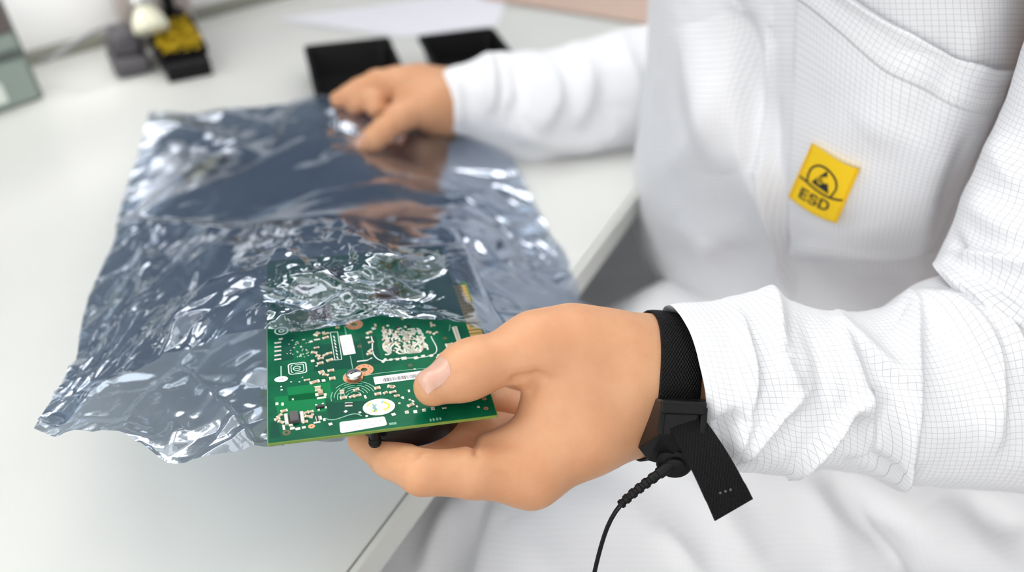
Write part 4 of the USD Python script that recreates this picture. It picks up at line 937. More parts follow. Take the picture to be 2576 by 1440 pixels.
bkl = hullq([(1668, 1012, .4135), (1772, 1018, .4165), (1768, 1082, .4150), (1664, 1092, .4105), (1650, 1008, .4270), (1770, 1010, .4290), (1612, 1125, .4290), (1634, 1154, .4280), (1716, 1176, .4260), (1765, 1110, .4270)])
part('buckle', bkl, 'black_gloss', strap)
part('buckle_bar', hullq([(1668, 1020, .4105), (1772, 1024, .4135), (1668, 1036, .4095), (1770, 1040, .4125)], .0010), 'black_plastic', strap)
part('buckle_bar', hullq([(1768, 1030, .4135), (1776, 1030, .4135), (1763, 1092, .4110), (1771, 1092, .4110)], .0009), 'black_plastic', strap)
part('buckle_bar', hullq([(1664, 1034, .4105), (1670, 1034, .4105), (1658, 1088, .4085), (1664, 1090, .4085)], .0009), 'black_plastic', strap)
sd_c = Q(1700, 1160, .4225)
sd = lathe([(0, 0), (.0085, 0), (.0090, .001), (.0090, .0050), (.0080, .0062), (.0055, .0066), (.005, .0085), (.003, .0090), (0, .0090)], 28); nn = unit(np.array([-.15, -.45, -.88])); aa = unit(np.cross(nn, [1, 0, 0])); part('snap_stud', wbox(sd, sd_c - nn * (-.000) + np.array([0, .001, .004]), np.cross(aa, nn), aa, nn), 'black_plastic', strap)
# hanging tail of the band
ta, tb2, te, tf = Q(1668, 1052, .4135), Q(1766, 1048, .4155), Q(1797, 1311, .4050), Q(1892, 1256, .4080)
nu, nvv = 30, 8; u, v = np.meshgrid(np.linspace(0, 1, nu), np.linspace(0, 1, nvv), indexing='ij')
g = (1 - u)[..., None] * ((1 - v)[..., None] * ta + v[..., None] * tb2) + u[..., None] * ((1 - v)[..., None] * te + v[..., None] * tf)
gn = grid_normals(g); gn *= -np.sign((gn * g).sum(-1, keepdims=True)); g = g + gn * (.0045 * np.sin(np.pi * u) + .0008 * smoothstep(.80, .83, u))[..., None]
top, bot = g + gn * .0008, g - gn * .0008
vv = np.vstack([top.reshape(-1, 3), bot.reshape(-1, 3)]); N = nu * nvv; fg = grid_faces(nu, nvv); ids = np.arange(N).reshape(nu, nvv); rim_ = np.r_[ids[:-1, 0], ids[-1, :-1], ids[::-1, -1][:-1], ids[0, ::-1][:-1]]
edge = sum([[(a, b, b + N), (a, b + N, a + N)] for a, b in zip(rim_, np.roll(rim_, -1))], [])
tm = trimesh.Trimesh(W(vv), np.vstack([fg, fg[:, ::-1] + N, edge]), process=False); tm.fix_normals()
uvt = np.tile(np.stack([u.ravel() * .055, v.ravel() * .0215], -1), (2, 1)); part('tail_strap', tm, 'webbing', strap, True, uv=uvt)
for k in range(3):
    p = Q(1812 + k * 13, 1241 - k * 4, .4045); b = trimesh.creation.icosphere(2, .0007); b.apply_translation(W(p)); part('stud', b, 'dark_grey', strap, True)
bp = spline([Q(1697, 1160, .4205), Q(1650, 1198, .421), Q(1605, 1232, .422), Q(1562, 1270, .4245)], 60)
tt = np.linspace(0, 1, 60); rib = np.where(tt < .30, .0030, np.where(tt < .36, .0024, .0022 + .00055 * (np.sin((tt - .36) * 2 * np.pi * 8.2) > -.2) - .0006 * (tt - .36)))
part('strain_relief', tube(W(bp), rib, 16), 'black_rubber', strap, 40)
cdp = spline([Q(1564, 1268, .4245), Q(1540, 1302, .427), Q(1518, 1355, .432), Q(1498, 1430, .438), Q(1478, 1530, .45), Q(1450, 1720, .49), Q(1400, 2100, .62)], 70)
part('cord', tube(W(cdp), .00115, 12), 'black_gloss', strap, True)

# ------------------------------------------------------------------ white coat
def tubecloth(stn, n_s, n_t, fold_list, noise_amp, seed, flat_back=.9, recede=1.0):
    s_ = np.array(stn, float); k = np.r_[0, np.cumsum(np.hypot(*np.diff((s_[:, :2] + s_[:, 2:4]) / 2, axis=0).T))]; k /= k[-1]
    cs = [np.interp(np.linspace(0, 1, n_s), k, s_[:, i]) if len(s_) < 3 else CubicSpline(k, s_[:, i])(np.linspace(0, 1, n_s)) for i in range(5)]
    tq, bq = Q(cs[0], cs[1], cs[4]), Q(cs[2], cs[3], cs[4]); mid = (tq + bq) / 2; r = np.linalg.norm(tq - bq, axis=1) / 2
    e1 = (tq - bq) / (2 * r[:, None]); axd = np.gradient(mid, axis=0) * [1, 1, recede]; e2 = np.cross(axd, e1); e2 /= np.linalg.norm(e2, axis=1, keepdims=True); e2 *= -np.sign(e2[:, 2:3])
    th = np.arange(n_t) / n_t * 2 * np.pi
    rad = np.cos(th)[None, :, None] * e1[:, None] + np.sin(th)[None, :, None] * e2[:, None] * flat_back
    v = mid[:, None] + r[:, None, None] * rad
    px = np.stack([1288 + FPX * v[..., 0] / v[..., 2], 720 - FPX * v[..., 1] / v[..., 2]], -1).reshape(-1, 2)
    front = smoothstep(-.25, .15, np.sin(th))[None, :] * np.ones((n_s, 1))
    h = 1.5 * creases(px, fold_list).reshape(n_s, n_t) * front
    nz = meshkit.fbm(v.reshape(-1, 3) * 38, 3, seed).reshape(n_s, n_t) - .5
    nz2 = (facets(np.stack([np.repeat(np.linspace(0, 1, n_s) * .35, n_t), np.tile(np.linspace(0, .35, n_t), n_s)], -1), .035, 1.0, seed)).reshape(n_s, n_t)
    wrapf = np.minimum(smoothstep(0, .12, np.linspace(0, 1, n_t)), smoothstep(1, .88, np.linspace(0, 1, n_t)))
    h = h + noise_amp * (nz * 2 + .25 * nz2 * wrapf)
    rn = rad / np.linalg.norm(rad, axis=-1, keepdims=True)
    v = v + rn * h[..., None]
    sl = np.r_[0, np.cumsum(np.linalg.norm(np.diff(mid, axis=0), axis=1))]
    uv = np.stack([np.repeat(sl, n_t), (th[None] * r.mean() * np.ones((n_s, 1))).ravel()], -1)
    return v, uv, px
def closed_tube_mesh(v, uv):
    """Opens the seam for the uv by repeating the first column."""
    n_s, n_t = v.shape[:2]; v2 = np.concatenate([v, v[:, :1]], 1); u2 = uv.reshape(n_s, n_t, 2); last = u2[:, :1].copy(); last[..., 1] = u2[:, -1:, 1] + (u2[:, 1:2, 1] - u2[:, :1, 1]); u2 = np.concatenate([u2, last], 1)
    return (W(v2.reshape(-1, 3)), grid_faces(n_s, n_t + 1)), u2.reshape(-1, 2)

# torso of the coat: rows from top to bottom, columns round the body (px, py, depth)
rows = [(-520, [1900, 1690, 1800, 1930, 2080, 2250, 2510, 2670, 2780, 2500], [0.74, 0.6, 0.5, 0.45, 0.405, 0.385, 0.385, 0.42, 0.5, 0.66]),
        (-200, [1800, 1650, 1770, 1930, 2080, 2260, 2510, 2650, 2780, 2450], [0.84, 0.68, 0.578, 0.52, 0.472, 0.445, 0.44, 0.48, 0.56, 0.74]),
        (0, [1760, 1646, 1765, 1925, 2080, 2280, 2510, 2640, 2760, 2400], [0.88, 0.712, 0.615, 0.56, 0.508, 0.475, 0.47, 0.51, 0.6, 0.78]),
        (250, [1720, 1637, 1752, 1918, 2080, 2290, 2495, 2610, 2730, 2350], [0.92, 0.765, 0.655, 0.605, 0.54, 0.505, 0.505, 0.55, 0.64, 0.82]),
        (500, [1690, 1617, 1740, 1940, 2080, 2290, 2400, 2470, 2600, 2300], [0.97, 0.832, 0.7, 0.64, 0.58, 0.545, 0.55, 0.6, 0.7, 0.88]),
        (650, [1720, 1640, 1760, 1965, 2090, 2280, 2370, 2440, 2550, 2300], [1.01, 0.875, 0.745, 0.68, 0.625, 0.595, 0.6, 0.64, 0.74, 0.92]),
        (780, [1780, 1695, 1800, 1990, 2110, 2270, 2370, 2430, 2520, 2300], [1.04, 0.905, 0.79, 0.715, 0.665, 0.64, 0.65, 0.68, 0.78, 0.96]),
        (1000, [1840, 1750, 1850, 2010, 2130, 2280, 2380, 2440, 2520, 2300], [1.1, 0.96, 0.85, 0.77, 0.73, 0.71, 0.71, 0.75, 0.84, 1.02]),
        (1250, [1880, 1800, 1880, 2040, 2160, 2300, 2400, 2470, 2560, 2350], [1.15, 1.02, 0.92, 0.83, 0.79, 0.78, 0.78, 0.82, 0.9, 1.08])]
RY = np.array([r[0] for r in rows], float); RX = np.array([r[1] for r in rows], float); RD = np.array([r[2] for r in rows], float)
def torso_grid(ny, nt):
    yy = np.linspace(RY[0], RY[-1], ny); k = np.linspace(0, 10, nt + 1)[:-1]
    X = CubicSpline(RY, RX)(yy); D = CubicSpline(RY, RD)(yy); kk = np.arange(11)
    X = CubicSpline(kk, np.c_[X, X[:, :1]], axis=1, bc_type='periodic')(k); D = CubicSpline(kk, np.c_[D, D[:, :1]], axis=1, bc_type='periodic')(k)
    return X, np.repeat(yy[:, None], nt, 1), D, k
X, Y, D, kcol = torso_grid(300, 330)
tq = Q(X, Y, D); tn = np.cross(np.gradient(tq, axis=0), np.roll(tq, -1, 1) - np.roll(tq, 1, 1)); tn /= np.linalg.norm(tn, axis=-1, keepdims=True)
cen = tq.mean(1, keepdims=True); tn *= np.sign(((tq - cen) * tn).sum(-1, keepdims=True).mean())
pxy = np.stack([X, Y], -1).reshape(-1, 2)
frontm = (smoothstep(.4, 1.2, kcol) * smoothstep(7.8, 7.0, kcol))[None]
torso_folds = [([(1935, 120), (1922, 260), (1930, 400), (1964, 520), (1985, 640), (2005, 770)], 14, 70, 13), ([(1850, 40), (1880, 160), (1905, 300), (1915, 420)], 40, 24, -16), ([(1740, 60), (1790, 260), (1830, 430)], 60, 50, 10), ([(1690, 420), (1780, 330), (1830, 180)], 40, 40, 4),
    ([(1700, 560), (1800, 600), (1880, 560)], 50, 40, 5), ([(1700, 700), (1760, 660), (1800, 590)], 30, 30, 5), ([(1960, 660), (2080, 620), (2200, 640), (2330, 640)], 20, 50, 4), ([(2060, 690), (2160, 740), (2300, 700)], 40, 50, -6),
    ([(2440, 330), (2400, 480), (2350, 640)], 40, 30, -6), ([(2300, 120), (2250, 260), (2180, 330)], 60, 60, 3), ([(2150, 300), (2250, 330), (2380, 420)], 40, 60, 2.5), ([(2020, 560), (2120, 590), (2240, 560)], 30, 40, 2.5), ([(2460, 60), (2420, 180), (2330, 330)], 40, 40, 3)]
h = 1.5 * creases(pxy, torso_folds).reshape(X.shape) * frontm + .0022 * (meshkit.fbm(tq.reshape(-1, 3) * 22, 3, 5).reshape(X.shape) - .5) * 2
tq = tq + tn * h[..., None]
tuv_u = np.cumsum(np.r_[[0], np.linalg.norm(np.diff(tq[150], axis=0), axis=1)]); tuv_v = np.cumsum(np.r_[[0], np.linalg.norm(np.diff(tq[:, 150], axis=0), axis=1)])
ring0 = tq[0]; c0 = ring0.mean(0); caps = []
upv = AX @ np.array([0, 0, 1.0])
nk = to_q(np.array([.27, .66, 1.215]))
for sc, k, lift in ((.26, 1.0, .02), (.32, .95, .0), (.60, .62, .012), (.86, .25, .012)): caps.append(c0 + (nk - c0) * k + (ring0 - c0) * sc + upv * lift)
tq_full = np.concatenate([np.array(caps), tq], 0)
tv_full = np.r_[tuv_v[0] - np.array([.16, .14, .09, .035]), tuv_v]
tuv = np.stack([np.tile(tuv_u, (len(tv_full), 1)), np.repeat(tv_full[:, None], len(tuv_u), 1)], -1)
(tvv, tff), tuv2 = closed_tube_mesh(tq_full, tuv.reshape(-1, 2))[0], None
mesh_t, uv_t = closed_tube_mesh(tq_full, tuv.reshape(-1, 2))
coat = part('coat', mesh_t, 'coat_cloth', person, True, uv=uv_t, label='white coat woven with a fine grey grid')

# depth of the coat's front under a pixel, for what is sewn on it
fsel = (kcol > .9) & (kcol < 7.2); fv = tq[:, fsel].reshape(-1, 3); fpx = np.stack([1288 + FPX * fv[:, 0] / fv[:, 2], 720 - FPX * fv[:, 1] / fv[:, 2]], -1)
ss = slice(None, None, 3); coat_d = LinearNDInterpolator(fpx[ss], fv[ss, 2])
def on_coat(px, py, lift):
    px, py = np.asarray(px, float), np.asarray(py, float); d = coat_d(np.stack([px, py], -1)); q = Q(px, py, d); n = grid_normals(q); n *= -np.sign((n * q).sum(-1, keepdims=True))
    return q, n
def quad_px(a, b, nu, nv):
    """Pixel grid between two pixel polylines (same direction)."""
    a, b = spline(a, nu), spline(b, nu); t = np.linspace(0, 1, nv)[None, :, None]; return a[:, None] * (1 - t) + b[:, None] * t
def slab(px, lift, th, taper_edges=True):
    nu, nv = px.shape[:2]; q, n = on_coat(px[..., 0], px[..., 1], lift); lift = np.broadcast_to(lift, (nu, nv))
    top, bot = q + n * (lift + th)[..., None], q + n * (lift - .0006)[..., None]
    vv = np.vstack([top.reshape(-1, 3), bot.reshape(-1, 3)]); N = nu * nv; fg = grid_faces(nu, nv); ids = np.arange(N).reshape(nu, nv); rim_ = np.r_[ids[:-1, 0], ids[-1, :-1], ids[::-1, -1][:-1], ids[0, ::-1][:-1]]
    edge = sum([[(a, b, b + N), (a, b + N, a + N)] for a, b in zip(rim_, np.roll(rim_, -1))], [])
    su = np.r_[0, np.cumsum(np.linalg.norm(np.diff(q[:, nv // 2], axis=0), axis=1))]; sv_ = np.r_[0, np.cumsum(np.linalg.norm(np.diff(q[nu // 2], axis=0), axis=1))]
    uv = np.stack(np.meshgrid(su, sv_, indexing='ij'), -1).reshape(-1, 2)
    m = trimesh.Trimesh(W(vv), np.vstack([fg, fg[:, ::-1] + N, edge]), process=False)
    global HEMTOP; HEMTOP = top
    return m, np.tile(uv, (2, 1))
top_edge = [(2050, -70), (2197, 0), (2302, 74), (2392, 127), (2470, 162), (2535, 172)]
low_edge = [(2010, -10), (2110, 55), (2165, 102), (2249, 174), (2339, 227), (2445, 275), (2508, 266)]
bot_edge = [(1985, 640), (2080, 648), (2200, 655), (2290, 650), (2350, 610)]
pk = quad_px(low_edge, bot_edge, 46, 50); u = np.linspace(0, 1, 46)[:, None]; v = np.linspace(0, 1, 50)[None]
m_, uv_ = slab(pk, .0012 + .006 * np.sin(np.pi * u) * smoothstep(.5, 0, v), .0010); part('pocket', m_, 'coat_cloth', coat, True, uv=uv_)
hm = quad_px(top_edge, low_edge, 110, 14); v = np.linspace(0, 1, 14)[None]
m_, uv_ = slab(hm, .0016 + .0062 * np.sin(np.pi * np.linspace(0, 1, 110)[:, None]) + .0022 * smoothstep(.4, 0, v), .0018); part('pocket_hem', m_, 'coat_cloth', coat, True, uv=uv_)
# zigzag stitching along the hem
ht = HEMTOP; pts = [ht[i, 11 if i % 2 else 13 - 1] for i in range(2, ht.shape[0] - 2)]
part('stitching', tube(W(np.array(pts)), .00020, 5), 'stitching', coat, True)

# yellow ESD patch: corners as sewn on the pocket
pc4 = [(2042, 361), (2164, 425), (2105, 563), (1982, 495)]
tp = [(2042, 361), (2080, 385), (2122, 411), (2164, 425)]; bt_ = [(1982, 495), (2020, 524), (2065, 549), (2105, 562)]
pg = quad_px(tp, bt_, 30, 30); pu = np.linspace(0, 1, 30)[:, None]; pv = np.linspace(0, 1, 30)[None]
PLIFT = .0036
def patch_pt(u, v, lift):
    """Point of the patch at (u right, v down), in camera axes."""
    a, b = spline(tp, 30), spline(bt_, 30); x = np.interp(u, np.linspace(0, 1, 30), np.arange(30)); i = np.clip(x.astype(int), 0, 28); t = (x - i)[:, None]
    p = (a[i] * (1 - t) + a[i + 1] * t) * (1 - v)[:, None] + (b[i] * (1 - t) + b[i + 1] * t) * v[:, None]
    d = PATCH_D(p); q = Q(p[:, 0], p[:, 1], d); return q * (1 - lift / q[:, 2])[:, None]
gx, gy = np.meshgrid(np.linspace(1960, 2190, 24), np.linspace(340, 590, 24)); 
dd = coat_d(np.stack([gx, gy], -1)); A_ = np.c_[np.ones(gx.size), gx.ravel(), gy.ravel(), (gx * gy).ravel() / 2000, (gx ** 2).ravel() / 2000]; co = np.linalg.lstsq(A_, dd.ravel(), rcond=None)[0]; off = (dd.ravel() - A_ @ co).min()
PATCH_D = lambda p: np.c_[np.ones(len(p)), p[:, 0], p[:, 1], p[:, 0] * p[:, 1] / 2000, p[:, 0] ** 2 / 2000] @ co + off * .6 - .0025
U, V = np.meshgrid(np.linspace(0, 1, 30), np.linspace(0, 1, 30), indexing='ij')
def patch_slab(lo_, hi_, U=U, V=V):
    sh = U.shape; top, bot = patch_pt(U.ravel(), V.ravel(), hi_), patch_pt(U.ravel(), V.ravel(), lo_); N = U.size; fg = grid_faces(*sh); ids = np.arange(N).reshape(sh); rim_ = np.r_[ids[:-1, 0], ids[-1, :-1], ids[::-1, -1][:-1], ids[0, ::-1][:-1]]
    edge = sum([[(a, b, b + N), (a, b + N, a + N)] for a, b in zip(rim_, np.roll(rim_, -1))], [])
    m = trimesh.Trimesh(W(np.vstack([top, bot])), np.vstack([fg, fg[:, ::-1] + N, edge]), process=False); m.fix_normals(); return m
patch = part('esd_patch', patch_slab(-.004, .0010), 'patch_yellow', coat, 40, label='yellow cloth patch with the ESD sign in black')
part('patch_border', patch_slab(.0008, .0016, *np.meshgrid(np.linspace(0, .045, 4), np.linspace(0, 1, 30), indexing='ij')), 'patch_edge', coat, 40)
part('patch_border', patch_slab(.0008, .0016, *np.meshgrid(np.linspace(.93, 1, 4), np.linspace(0, 1, 30), indexing='ij')), 'patch_edge', coat, 40)
def ink(poly, name):
    """Flat print: a polygon in patch units (0..1, y up) laid on the patch."""
    m = extrude(poly, .01); m = m.subdivide_to_size(.06); z = m.vertices[:, 2]
    q = patch_pt(np.clip(m.vertices[:, 0], 0, 1), np.clip(1 - m.vertices[:, 1], 0, 1), .0016); q2 = q * (1 + (.0004 * (z < .005)) / q[:, 2])[:, None]
    part(name, trimesh.Trimesh(W(q2), m.faces, process=False), 'patch_ink', coat, False)
# sign as printed: measured in patch units (u right, 1-v up); the print is narrower than the patch
def pu_(x, y):                                           # zoomed photograph coordinates of the patch -> units
    P0, P1, P3 = np.array([515, 205.]), np.array([1160, 550.]), np.array([205, 895.]); s, t = np.linalg.solve(np.c_[P1 - P0, P3 - P0], np.array([x, y]) - P0); return (s, 1 - t)
arc_ = LineString(spline([pu_(*p) for p in [(470, 695), (480, 590), (545, 500), (630, 480), (720, 510), (810, 590), (858, 690), (850, 780), (815, 830), (780, 880)]], 60)).buffer(.017)
ink(arc_, 'printed_arc')
ink(LineString(spline([pu_(*p) for p in [(355, 622), (520, 730), (700, 845), (830, 905), (930, 938)]], 30)).buffer(.017), 'printed_line')
tri = Polygon([pu_(735, 540), pu_(525, 685), pu_(755, 830)])
hand_cut = unary_union([LineString([pu_(640, 665), pu_(700, 640), pu_(770, 650)]).buffer(.036), Point(*pu_(642, 665)).buffer(.058), Polygon([pu_(690, 610), pu_(760, 630), pu_(760, 700), pu_(690, 700)])])
ink(tri.difference(hand_cut), 'printed_triangle')
ink(Point(*pu_(645, 662)).buffer(.035).difference(Point(*pu_(648, 660)).buffer(.018)), 'printed_hand')
tx = meshkit.text_mesh('ESD', 1.0, .01, bold=True); b = tx.bounds
o_, r_, d_ = np.array(pu_(350, 880)), np.array(pu_(762, 1075)), np.array(pu_(405, 745))
tw, th_ = b[1][0] - b[0][0], b[1][1] - b[0][1]
vx = np.array(tx.vertices); xy = (vx[:, :2] - b[0][:2]) / [tw, th_]; base_v = r_ - o_; upv_ = d_ - o_
tx2 = trimesh.Trimesh(np.c_[o_ + xy[:, :1] * base_v * .93 + xy[:, 1:] * upv_ * .92, vx[:, 2]], tx.faces, process=False).subdivide_to_size(.06)
z = tx2.vertices[:, 2]; q = patch_pt(np.clip(tx2.vertices[:, 0], 0, 1), np.clip(1 - tx2.vertices[:, 1], 0, 1), .0016); q = q * (1 + (.0004 * (z < .005)) / q[:, 2])[:, None]
part('printed_letters', trimesh.Trimesh(W(q), tx2.faces, process=False), 'patch_ink', coat, False)

# near sleeve
near_st = [(1682, 772, 1748, 1140, .452), (1708, 764, 1788, 1168, .454), (1782, 757, 1890, 1192, .460), (1860, 742, 1955, 1200, .466), (1935, 742, 2035, 1196, .471), (2040, 774, 2130, 1194, .480), (2150, 786, 2235, 1216, .489), (2240, 768, 2340, 1222, .497), (2320, 712, 2450, 1232, .505), (2420, 690, 2570, 1240, .514), (2560, 660, 2720, 1200, .526)]
near_folds = [([(1905, 735), (1945, 740), (1962, 800), (1985, 880)], 16, 30, 5), ([(1868, 800), (1885, 880), (1896, 960), (1880, 1040)], 9, 26, 5), ([(1885, 1035), (1862, 1090), (1838, 1140)], 22, 14, 4), ([(2012, 990), (1940, 1062), (1858, 1150)], 28, 10, 6), ([(1960, 900), (2010, 985)], 20, 30, 3),
    ([(2174, 998), (2092, 1082), (1990, 1192)], 36, 11, 8), ([(2112, 800), (2142, 910), (2176, 1012), (2202, 1130)], 18, 22, 5), ([(2122, 812), (2200, 905), (2285, 975)], 26, 12, 5), ([(2250, 770), (2296, 760), (2304, 870), (2292, 1050), (2256, 1215)], 14, 40, 6),
    ([(2300, 748), (2394, 778), (2478, 873), (2502, 984), (2508, 1112)], 22, 30, 7), ([(2411, 738), (2505, 806), (2580, 910)], 14, 30, 6), ([(2256, 1222), (2282, 1150)], 26, 10, 4), ([(1720, 900), (1740, 1000), (1800, 1080)], 26, 26, -2), ([(2020, 790), (2060, 900), (2070, 1010)], 26, 26, -3), ([(2172, 1040), (2120, 1120), (2050, 1185)], 44, 34, -9), ([(1992, 1040), (1950, 1100), (1900, 1150)], 26, 26, -6), ([(2130, 1195), (2200, 1185), (2262, 1165)], 20, 16, -6), ([(1868, 1040), (1830, 1075), (1800, 1090)], 24, 22, -6), ([(2240, 1010), (2228, 1090), (2200, 1190)], 22, 22, -4)]
nq, nuv, _ = tubecloth(near_st, 230, 260, near_folds, .0022, 3, .86, .45)
msh, uvn = closed_tube_mesh(nq, nuv); part('sleeve', msh, 'coat_cloth', coat, True, uv=uvn, label='near sleeve pushed up in folds behind the wrist strap')
# its inside by the wrist: a folded-in cuff edge
cuff = nq[0]; inn_ = np.stack([cuff, cuff + ax_w * .004 + (cuff.mean(0) - cuff) * .05, cuff + ax_w * .03 + (cuff.mean(0) - cuff) * .14]); im, iu = closed_tube_mesh(inn_, np.zeros((3 * len(cuff), 2)) + np.stack([np.repeat([0, .004, .03], len(cuff)), np.tile(np.arange(len(cuff)) * .0009, 3)], -1)); part('cuff_lining', im, 'coat_cloth', coat, True, uv=iu)
# upper part of the near sleeve, bunched at the elbow
upper_st = [(2352, 668, 2690, 1010, .505), (2368, 640, 2740, 930, .500), (2398, 585, 2800, 800, .494), (2428, 505, 2850, 650, .486), (2508, 338, 2900, 450, .472), (2572, 170, 2960, 250, .452), (2640, -40, 3040, 20, .430), (2720, -330, 3120, -280, .405), (2690, -560, 3060, -640, .392), (2560, -700, 2800, -900, .392)]
upper_folds = [([(2352, 680), (2440, 740), (2520, 790), (2600, 830)], 30, 14, 8), ([(2400, 640), (2480, 648), (2600, 662)], 14, 24, 7), ([(2395, 590), (2410, 620), (2425, 655)], 14, 18, -4), ([(2440, 500), (2520, 560), (2600, 590)], 30, 40, 4), ([(2510, 340), (2540, 420), (2600, 470)], 20, 40, 4), ([(2480, 700), (2560, 760), (2620, 800)], 14, 20, -5)]
uq, uuv, _ = tubecloth(upper_st, 120, 160, upper_folds, .0020, 9, .80)
msh, uvn = closed_tube_mesh(uq, uuv); part('sleeve', msh, 'coat_cloth', coat, True, uv=uvn, label='upper part of the near sleeve, bunched at the elbow')
# far sleeve
far_st = [(1094, 180, 1122, 334, .886), (1108, 176, 1132, 338, .888), (1180, 158, 1200, 354, .896), (1232, 139, 1286, 390, .903), (1350, 134, 1400, 402, .918), (1450, 108, 1520, 394, .930), (1560, 80, 1640, 386, .944), (1680, 55, 1780, 380, .958), (1850, 30, 1960, 380, .975)]
far_folds = [([(1225, 140), (1240, 200), (1230, 280)], 12, 26, 7), ([(1180, 360), (1260, 385), (1400, 398)], 18, 10, 6), ([(1360, 150), (1400, 240), (1340, 330)], 18, 34, 6), ([(1450, 120), (1480, 220), (1430, 330)], 24, 34, 6), ([(1300, 330), (1420, 360), (1560, 330)], 20, 26, 6), ([(1560, 100), (1590, 190), (1620, 260)], 22, 30, 6), ([(1140, 180), (1152, 250), (1150, 330)], 16, 16, 3), ([(1290, 150), (1310, 230), (1290, 300)], 20, 20, -5)]
fq, fuv, _ = tubecloth(far_st, 140, 140, far_folds, .003, 13, .9)
msh, uvn = closed_tube_mesh(fq, fuv); part('sleeve', msh, 'lap_cloth', coat, True, uv=uvn, label='far sleeve reaching over the bench')

# skirt of the coat over the lap
lap_c = [(820, 1180, .665), (760, 1440, .60), (700, 1750, .53), (1080, 1180, .680), (1010, 1440, .605), (960, 1750, .53), (1230, 1180, .675), (1180, 1440, .595), (1150, 1750, .52), (1400, 1150, .685), (1400, 1440, .590), (1400, 1750, .515), (1620, 1120, .70), (1680, 1440, .592), (1720, 1750, .515), (1900, 1080, .715), (2000, 1440, .60), (2080, 1750, .52), (2200, 1080, .71), (2350, 1440, .61), (2450, 1750, .53), (2560, 1080, .71), (2760, 1440, .63), (2900, 1750, .55), (1150, 960, .78), (1400, 880, .82), (1650, 860, .84), (1900, 880, .84), (2200, 900, .82), (2600, 900, .80)]
lc = np.array(lap_c); rb = RBFInterpolator(lc[:, :2] / 800, lc[:, 2:], kernel='thin_plate_spline', smoothing=1e-4)
lx, ly = np.meshgrid(np.linspace(700, 2900, 330), np.linspace(860, 1760, 200), indexing='ij')
ld = rb(np.stack([lx.ravel(), ly.ravel()], -1) / 800)[:, 0].reshape(lx.shape); lq = Q(lx, ly, ld); ln_ = grid_normals(lq); ln_ *= -np.sign((ln_ * lq).sum(-1, keepdims=True))
lap_folds = [([(1225, 1240), (1185, 1340), (1165, 1450)], 20, 26, -9), ([(1150, 1260), (1100, 1350), (1070, 1450)], 30, 30, 7), ([(1700, 1190), (1800, 1290), (1900, 1450)], 50, 40, 6), ([(1480, 1200), (1600, 1200), (1760, 1330), (1800, 1450)], 40, 60, -4), ([(2085, 1210), (2180, 1280), (2280, 1360), (2330, 1460)], 34, 44, -14), ([(2160, 1250), (2230, 1340), (2280, 1420)], 16, 22, 8), ([(2010, 1200), (2080, 1300), (2110, 1440)], 50, 40, 6), ([(2440, 1250), (2520, 1300), (2576, 1330)], 26, 40, -7), ([(2350, 1270), (2450, 1380), (2560, 1440)], 50, 60, 6), ([(1640, 1330), (1720, 1400), (1760, 1450)], 30, 30, 5), ([(1300, 1300), (1340, 1380), (1360, 1450)], 60, 60, 3)]
lh = 1.4 * creases(np.stack([lx.ravel(), ly.ravel()], -1), lap_folds).reshape(lx.shape) + .003 * (meshkit.fbm(lq.reshape(-1, 3) * 14, 3, 8).reshape(lx.shape) - .5) * 2
lq = lq + ln_ * lh[..., None]
part('coat_skirt', (W(lq.reshape(-1, 3)), grid_faces(*lx.shape)), 'lap_cloth', coat, True, uv=np.stack([lq[..., 0].ravel(), lq[..., 1].ravel()], -1), label='skirt of the coat spread over the lap')

# ------------------------------------------------------------------ rest of the body (inside the coat, above the frame)
wq = lambda x, y, z: to_q(np.array([x, y, z], float))
SH_L, SH_R, EL_L, EL_R = Q(2880, 0, .47), wq(.28, .86, 1.12), Q(2600, 960, .555), Q(1850, 210, .975)
HEAD = wq(.21, .645, 1.41); NECK = wq(.27, .66, 1.26); CHEST = wq(.33, .665, 1.08); HIP = wq(.37, .68, .62)
look = unit(to_q(np.array([0, .52, .95])) - HEAD); hup = unit(upv - look * (upv @ look)); hsd = np.cross(hup, look)
def body_sdf(p):
    d = cone(p, HIP, CHEST, .085, .095)
    for pts in ([(CHEST, .06), (SH_L, .03)], [(CHEST, .08), (SH_R, .04)], [(SH_L, .03), (EL_L, .036), (WRIST_F, .033)], [(SH_R, .04), (EL_R, .036), (Q(1300, 255, .915), .031)], [(CHEST, .07), (NECK, .055), (HEAD, .055)]):
        d = smin(d, chain(p, pts, .03), .03)
    for k, kn in ((HIP + hsd * .09, wq(.02, .40, .56)), (HIP - hsd * .09, wq(.0, .62, .56))):
        d = smin(d, chain(p, [(k, .07), (kn, .055), (kn + AX @ np.array([.03, 0, -.44]), .04)], .03), .03)
    return d
bv, bf = mesh_sdf(body_sdf, np.minimum.reduce([HIP, SH_L, SH_R, EL_R, HEAD, wq(0, .4, .05)]) - .12, np.maximum.reduce([HIP, SH_L, SH_R, EL_L, EL_R, HEAD]) + .12, .013)
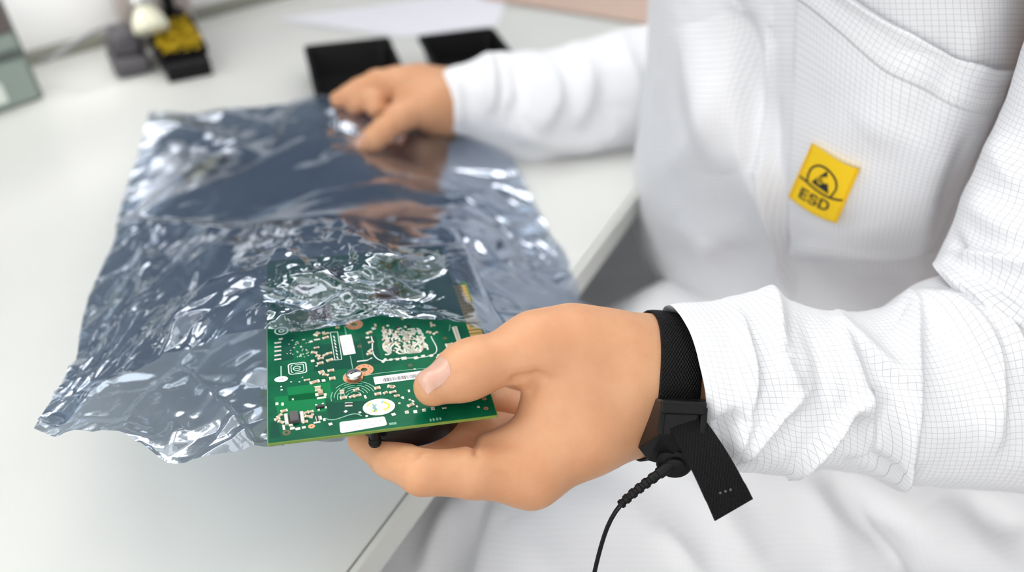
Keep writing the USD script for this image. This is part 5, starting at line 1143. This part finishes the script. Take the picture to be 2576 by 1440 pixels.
def head_sdf(p):
    e = p - HEAD; x, y, z = e @ hsd, e @ hup, e @ look
    d = np.sqrt((x / .075) ** 2 + ((y - .02) / .095) ** 2 + ((z + .01) / .095) ** 2); d = (d - 1) * .078
    d = smin(d, np.linalg.norm((e - hup * -.065 - look * .045) / [1, 1, 1], axis=-1) - .042, .03)
    d = smin(d, cone(p, HEAD + hup * .022 + look * .082, HEAD - hup * .018 + look * .104, .008, .013), .012)
    for s in (-1, 1):
        d = smin(d, np.sqrt(((x - s * .080) / .010) ** 2 + ((y - .0) / .032) ** 2 + ((z + .012) / .020) ** 2) * .012 - .012, .006)
        d = -smin(-d, np.linalg.norm(e - hsd * s * .032 - hup * .022 - look * .098, axis=-1) - .017, .012)
        d = smin(d, np.linalg.norm(e - hsd * s * .032 - hup * .018 - look * .076, axis=-1) - .0125, .004)
    m = cone(p, HEAD - hup * .048 + look * .088 - hsd * .018, HEAD - hup * .048 + look * .088 + hsd * .018, .006, .006); d = smin(d, m, .008)
    return d
gv, gf = mesh_sdf(head_sdf, HEAD - .15, HEAD + .15, .0048)
def hair_sdf(p):
    e = p - HEAD; x, y, z = e @ hsd, e @ hup, e @ look
    d = (np.sqrt((x / .082) ** 2 + ((y - .03) / .100) ** 2 + ((z + .018) / .100) ** 2) - 1) * .085
    return np.maximum(d, -(y - .035 + np.minimum(0, z + .02) * 1.1) * .7)
rv, rf = mesh_sdf(hair_sdf, HEAD - .15, HEAD + .15, .006)
# coat over hips and thighs, shoulder of the far sleeve, collar
def hips_sdf(p):
    d = None
    for k, kn in ((HIP + hsd * .09, wq(.02, .40, .56)), (HIP - hsd * .09, wq(.0, .62, .56))):
        c = chain(p, [(HIP + (k - HIP) * .6, .115), (k + (kn - k) * .4, .098), (kn, .075), (kn + AX @ np.array([.03, 0, -.16]), .062)], .03); d = c if d is None else smin(d, c, .06)
    q = p @ AX + CAM; return d + .010 * (meshkit.noise(q * [9, 9, 5]) - .5)
lo, hi = np.minimum.reduce([HIP, wq(-.05, .35, .3), wq(-.05, .75, .3), wq(.02, .4, .56)]) - .16, np.maximum.reduce([HIP, wq(-.05, .35, .3), wq(0, .7, .3)]) + .16
qv, qf = mesh_sdf(hips_sdf, lo, hi, .011)
qw = W(qv); part('coat_tail', (qw, qf), 'lap_cloth', coat, True, uv=qw[:, :2], label='lower part of the coat over hips and thighs')
sp_ = spline([W(EL_R), W(EL_R * .6 + SH_R * .4), W(SH_R), W(SH_R * .45 + CHEST * .55) + [0, 0, .06]], 40); st_ = tube(sp_, np.r_[np.linspace(.066, .088, 28), np.linspace(.088, .07, 12)], 40)
sh2 = spline([W(Q(2790, -430, .405)), W(Q(2620, -640, .42)), W(NECK * .45 + CHEST * .55)], 30); sh2 = tube(sh2, np.linspace(.066, .072, 30), 36)
part('shoulder', sh2, 'lap_cloth', coat, True, uv=np.array(sh2.vertices)[:, :2])
part('sleeve', st_, 'lap_cloth', coat, True, uv=np.array(st_.vertices)[:, :2], label='upper part of the far sleeve')
cl_ = trimesh.creation.torus(.068, .020, 40, 14); cl_.apply_scale([1, 1, 1.5]); cl_.apply_translation(W(NECK) + [0.012, .004, -.045]); part('collar', cl_, 'lap_cloth', coat, True, uv=np.array(cl_.vertices)[:, :2])
pieces = [outward(trimesh.Trimesh(W(bv), bf, process=False)), outward(trimesh.Trimesh(W(gv), gf, process=False))] + [outward(m) for m in BODY]
def joined(ms):
    try:
        mf = None
        for m in ms:
            k = manifold3d.Manifold(manifold3d.Mesh(np.asarray(m.vertices, np.float32), np.asarray(m.faces, np.uint32)))
            if k.is_empty(): return None
            mf = k if mf is None else mf + k
        o = mf.to_mesh(); return trimesh.Trimesh(o.vert_properties[:, :3], o.tri_verts, process=False)
    except Exception:
        return None
bodym = joined(pieces) or cat(pieces)
part('body', bodym, 'skin', person, True)
part('hair', trimesh.Trimesh(W(rv), rf, process=False), 'hair', person, True)
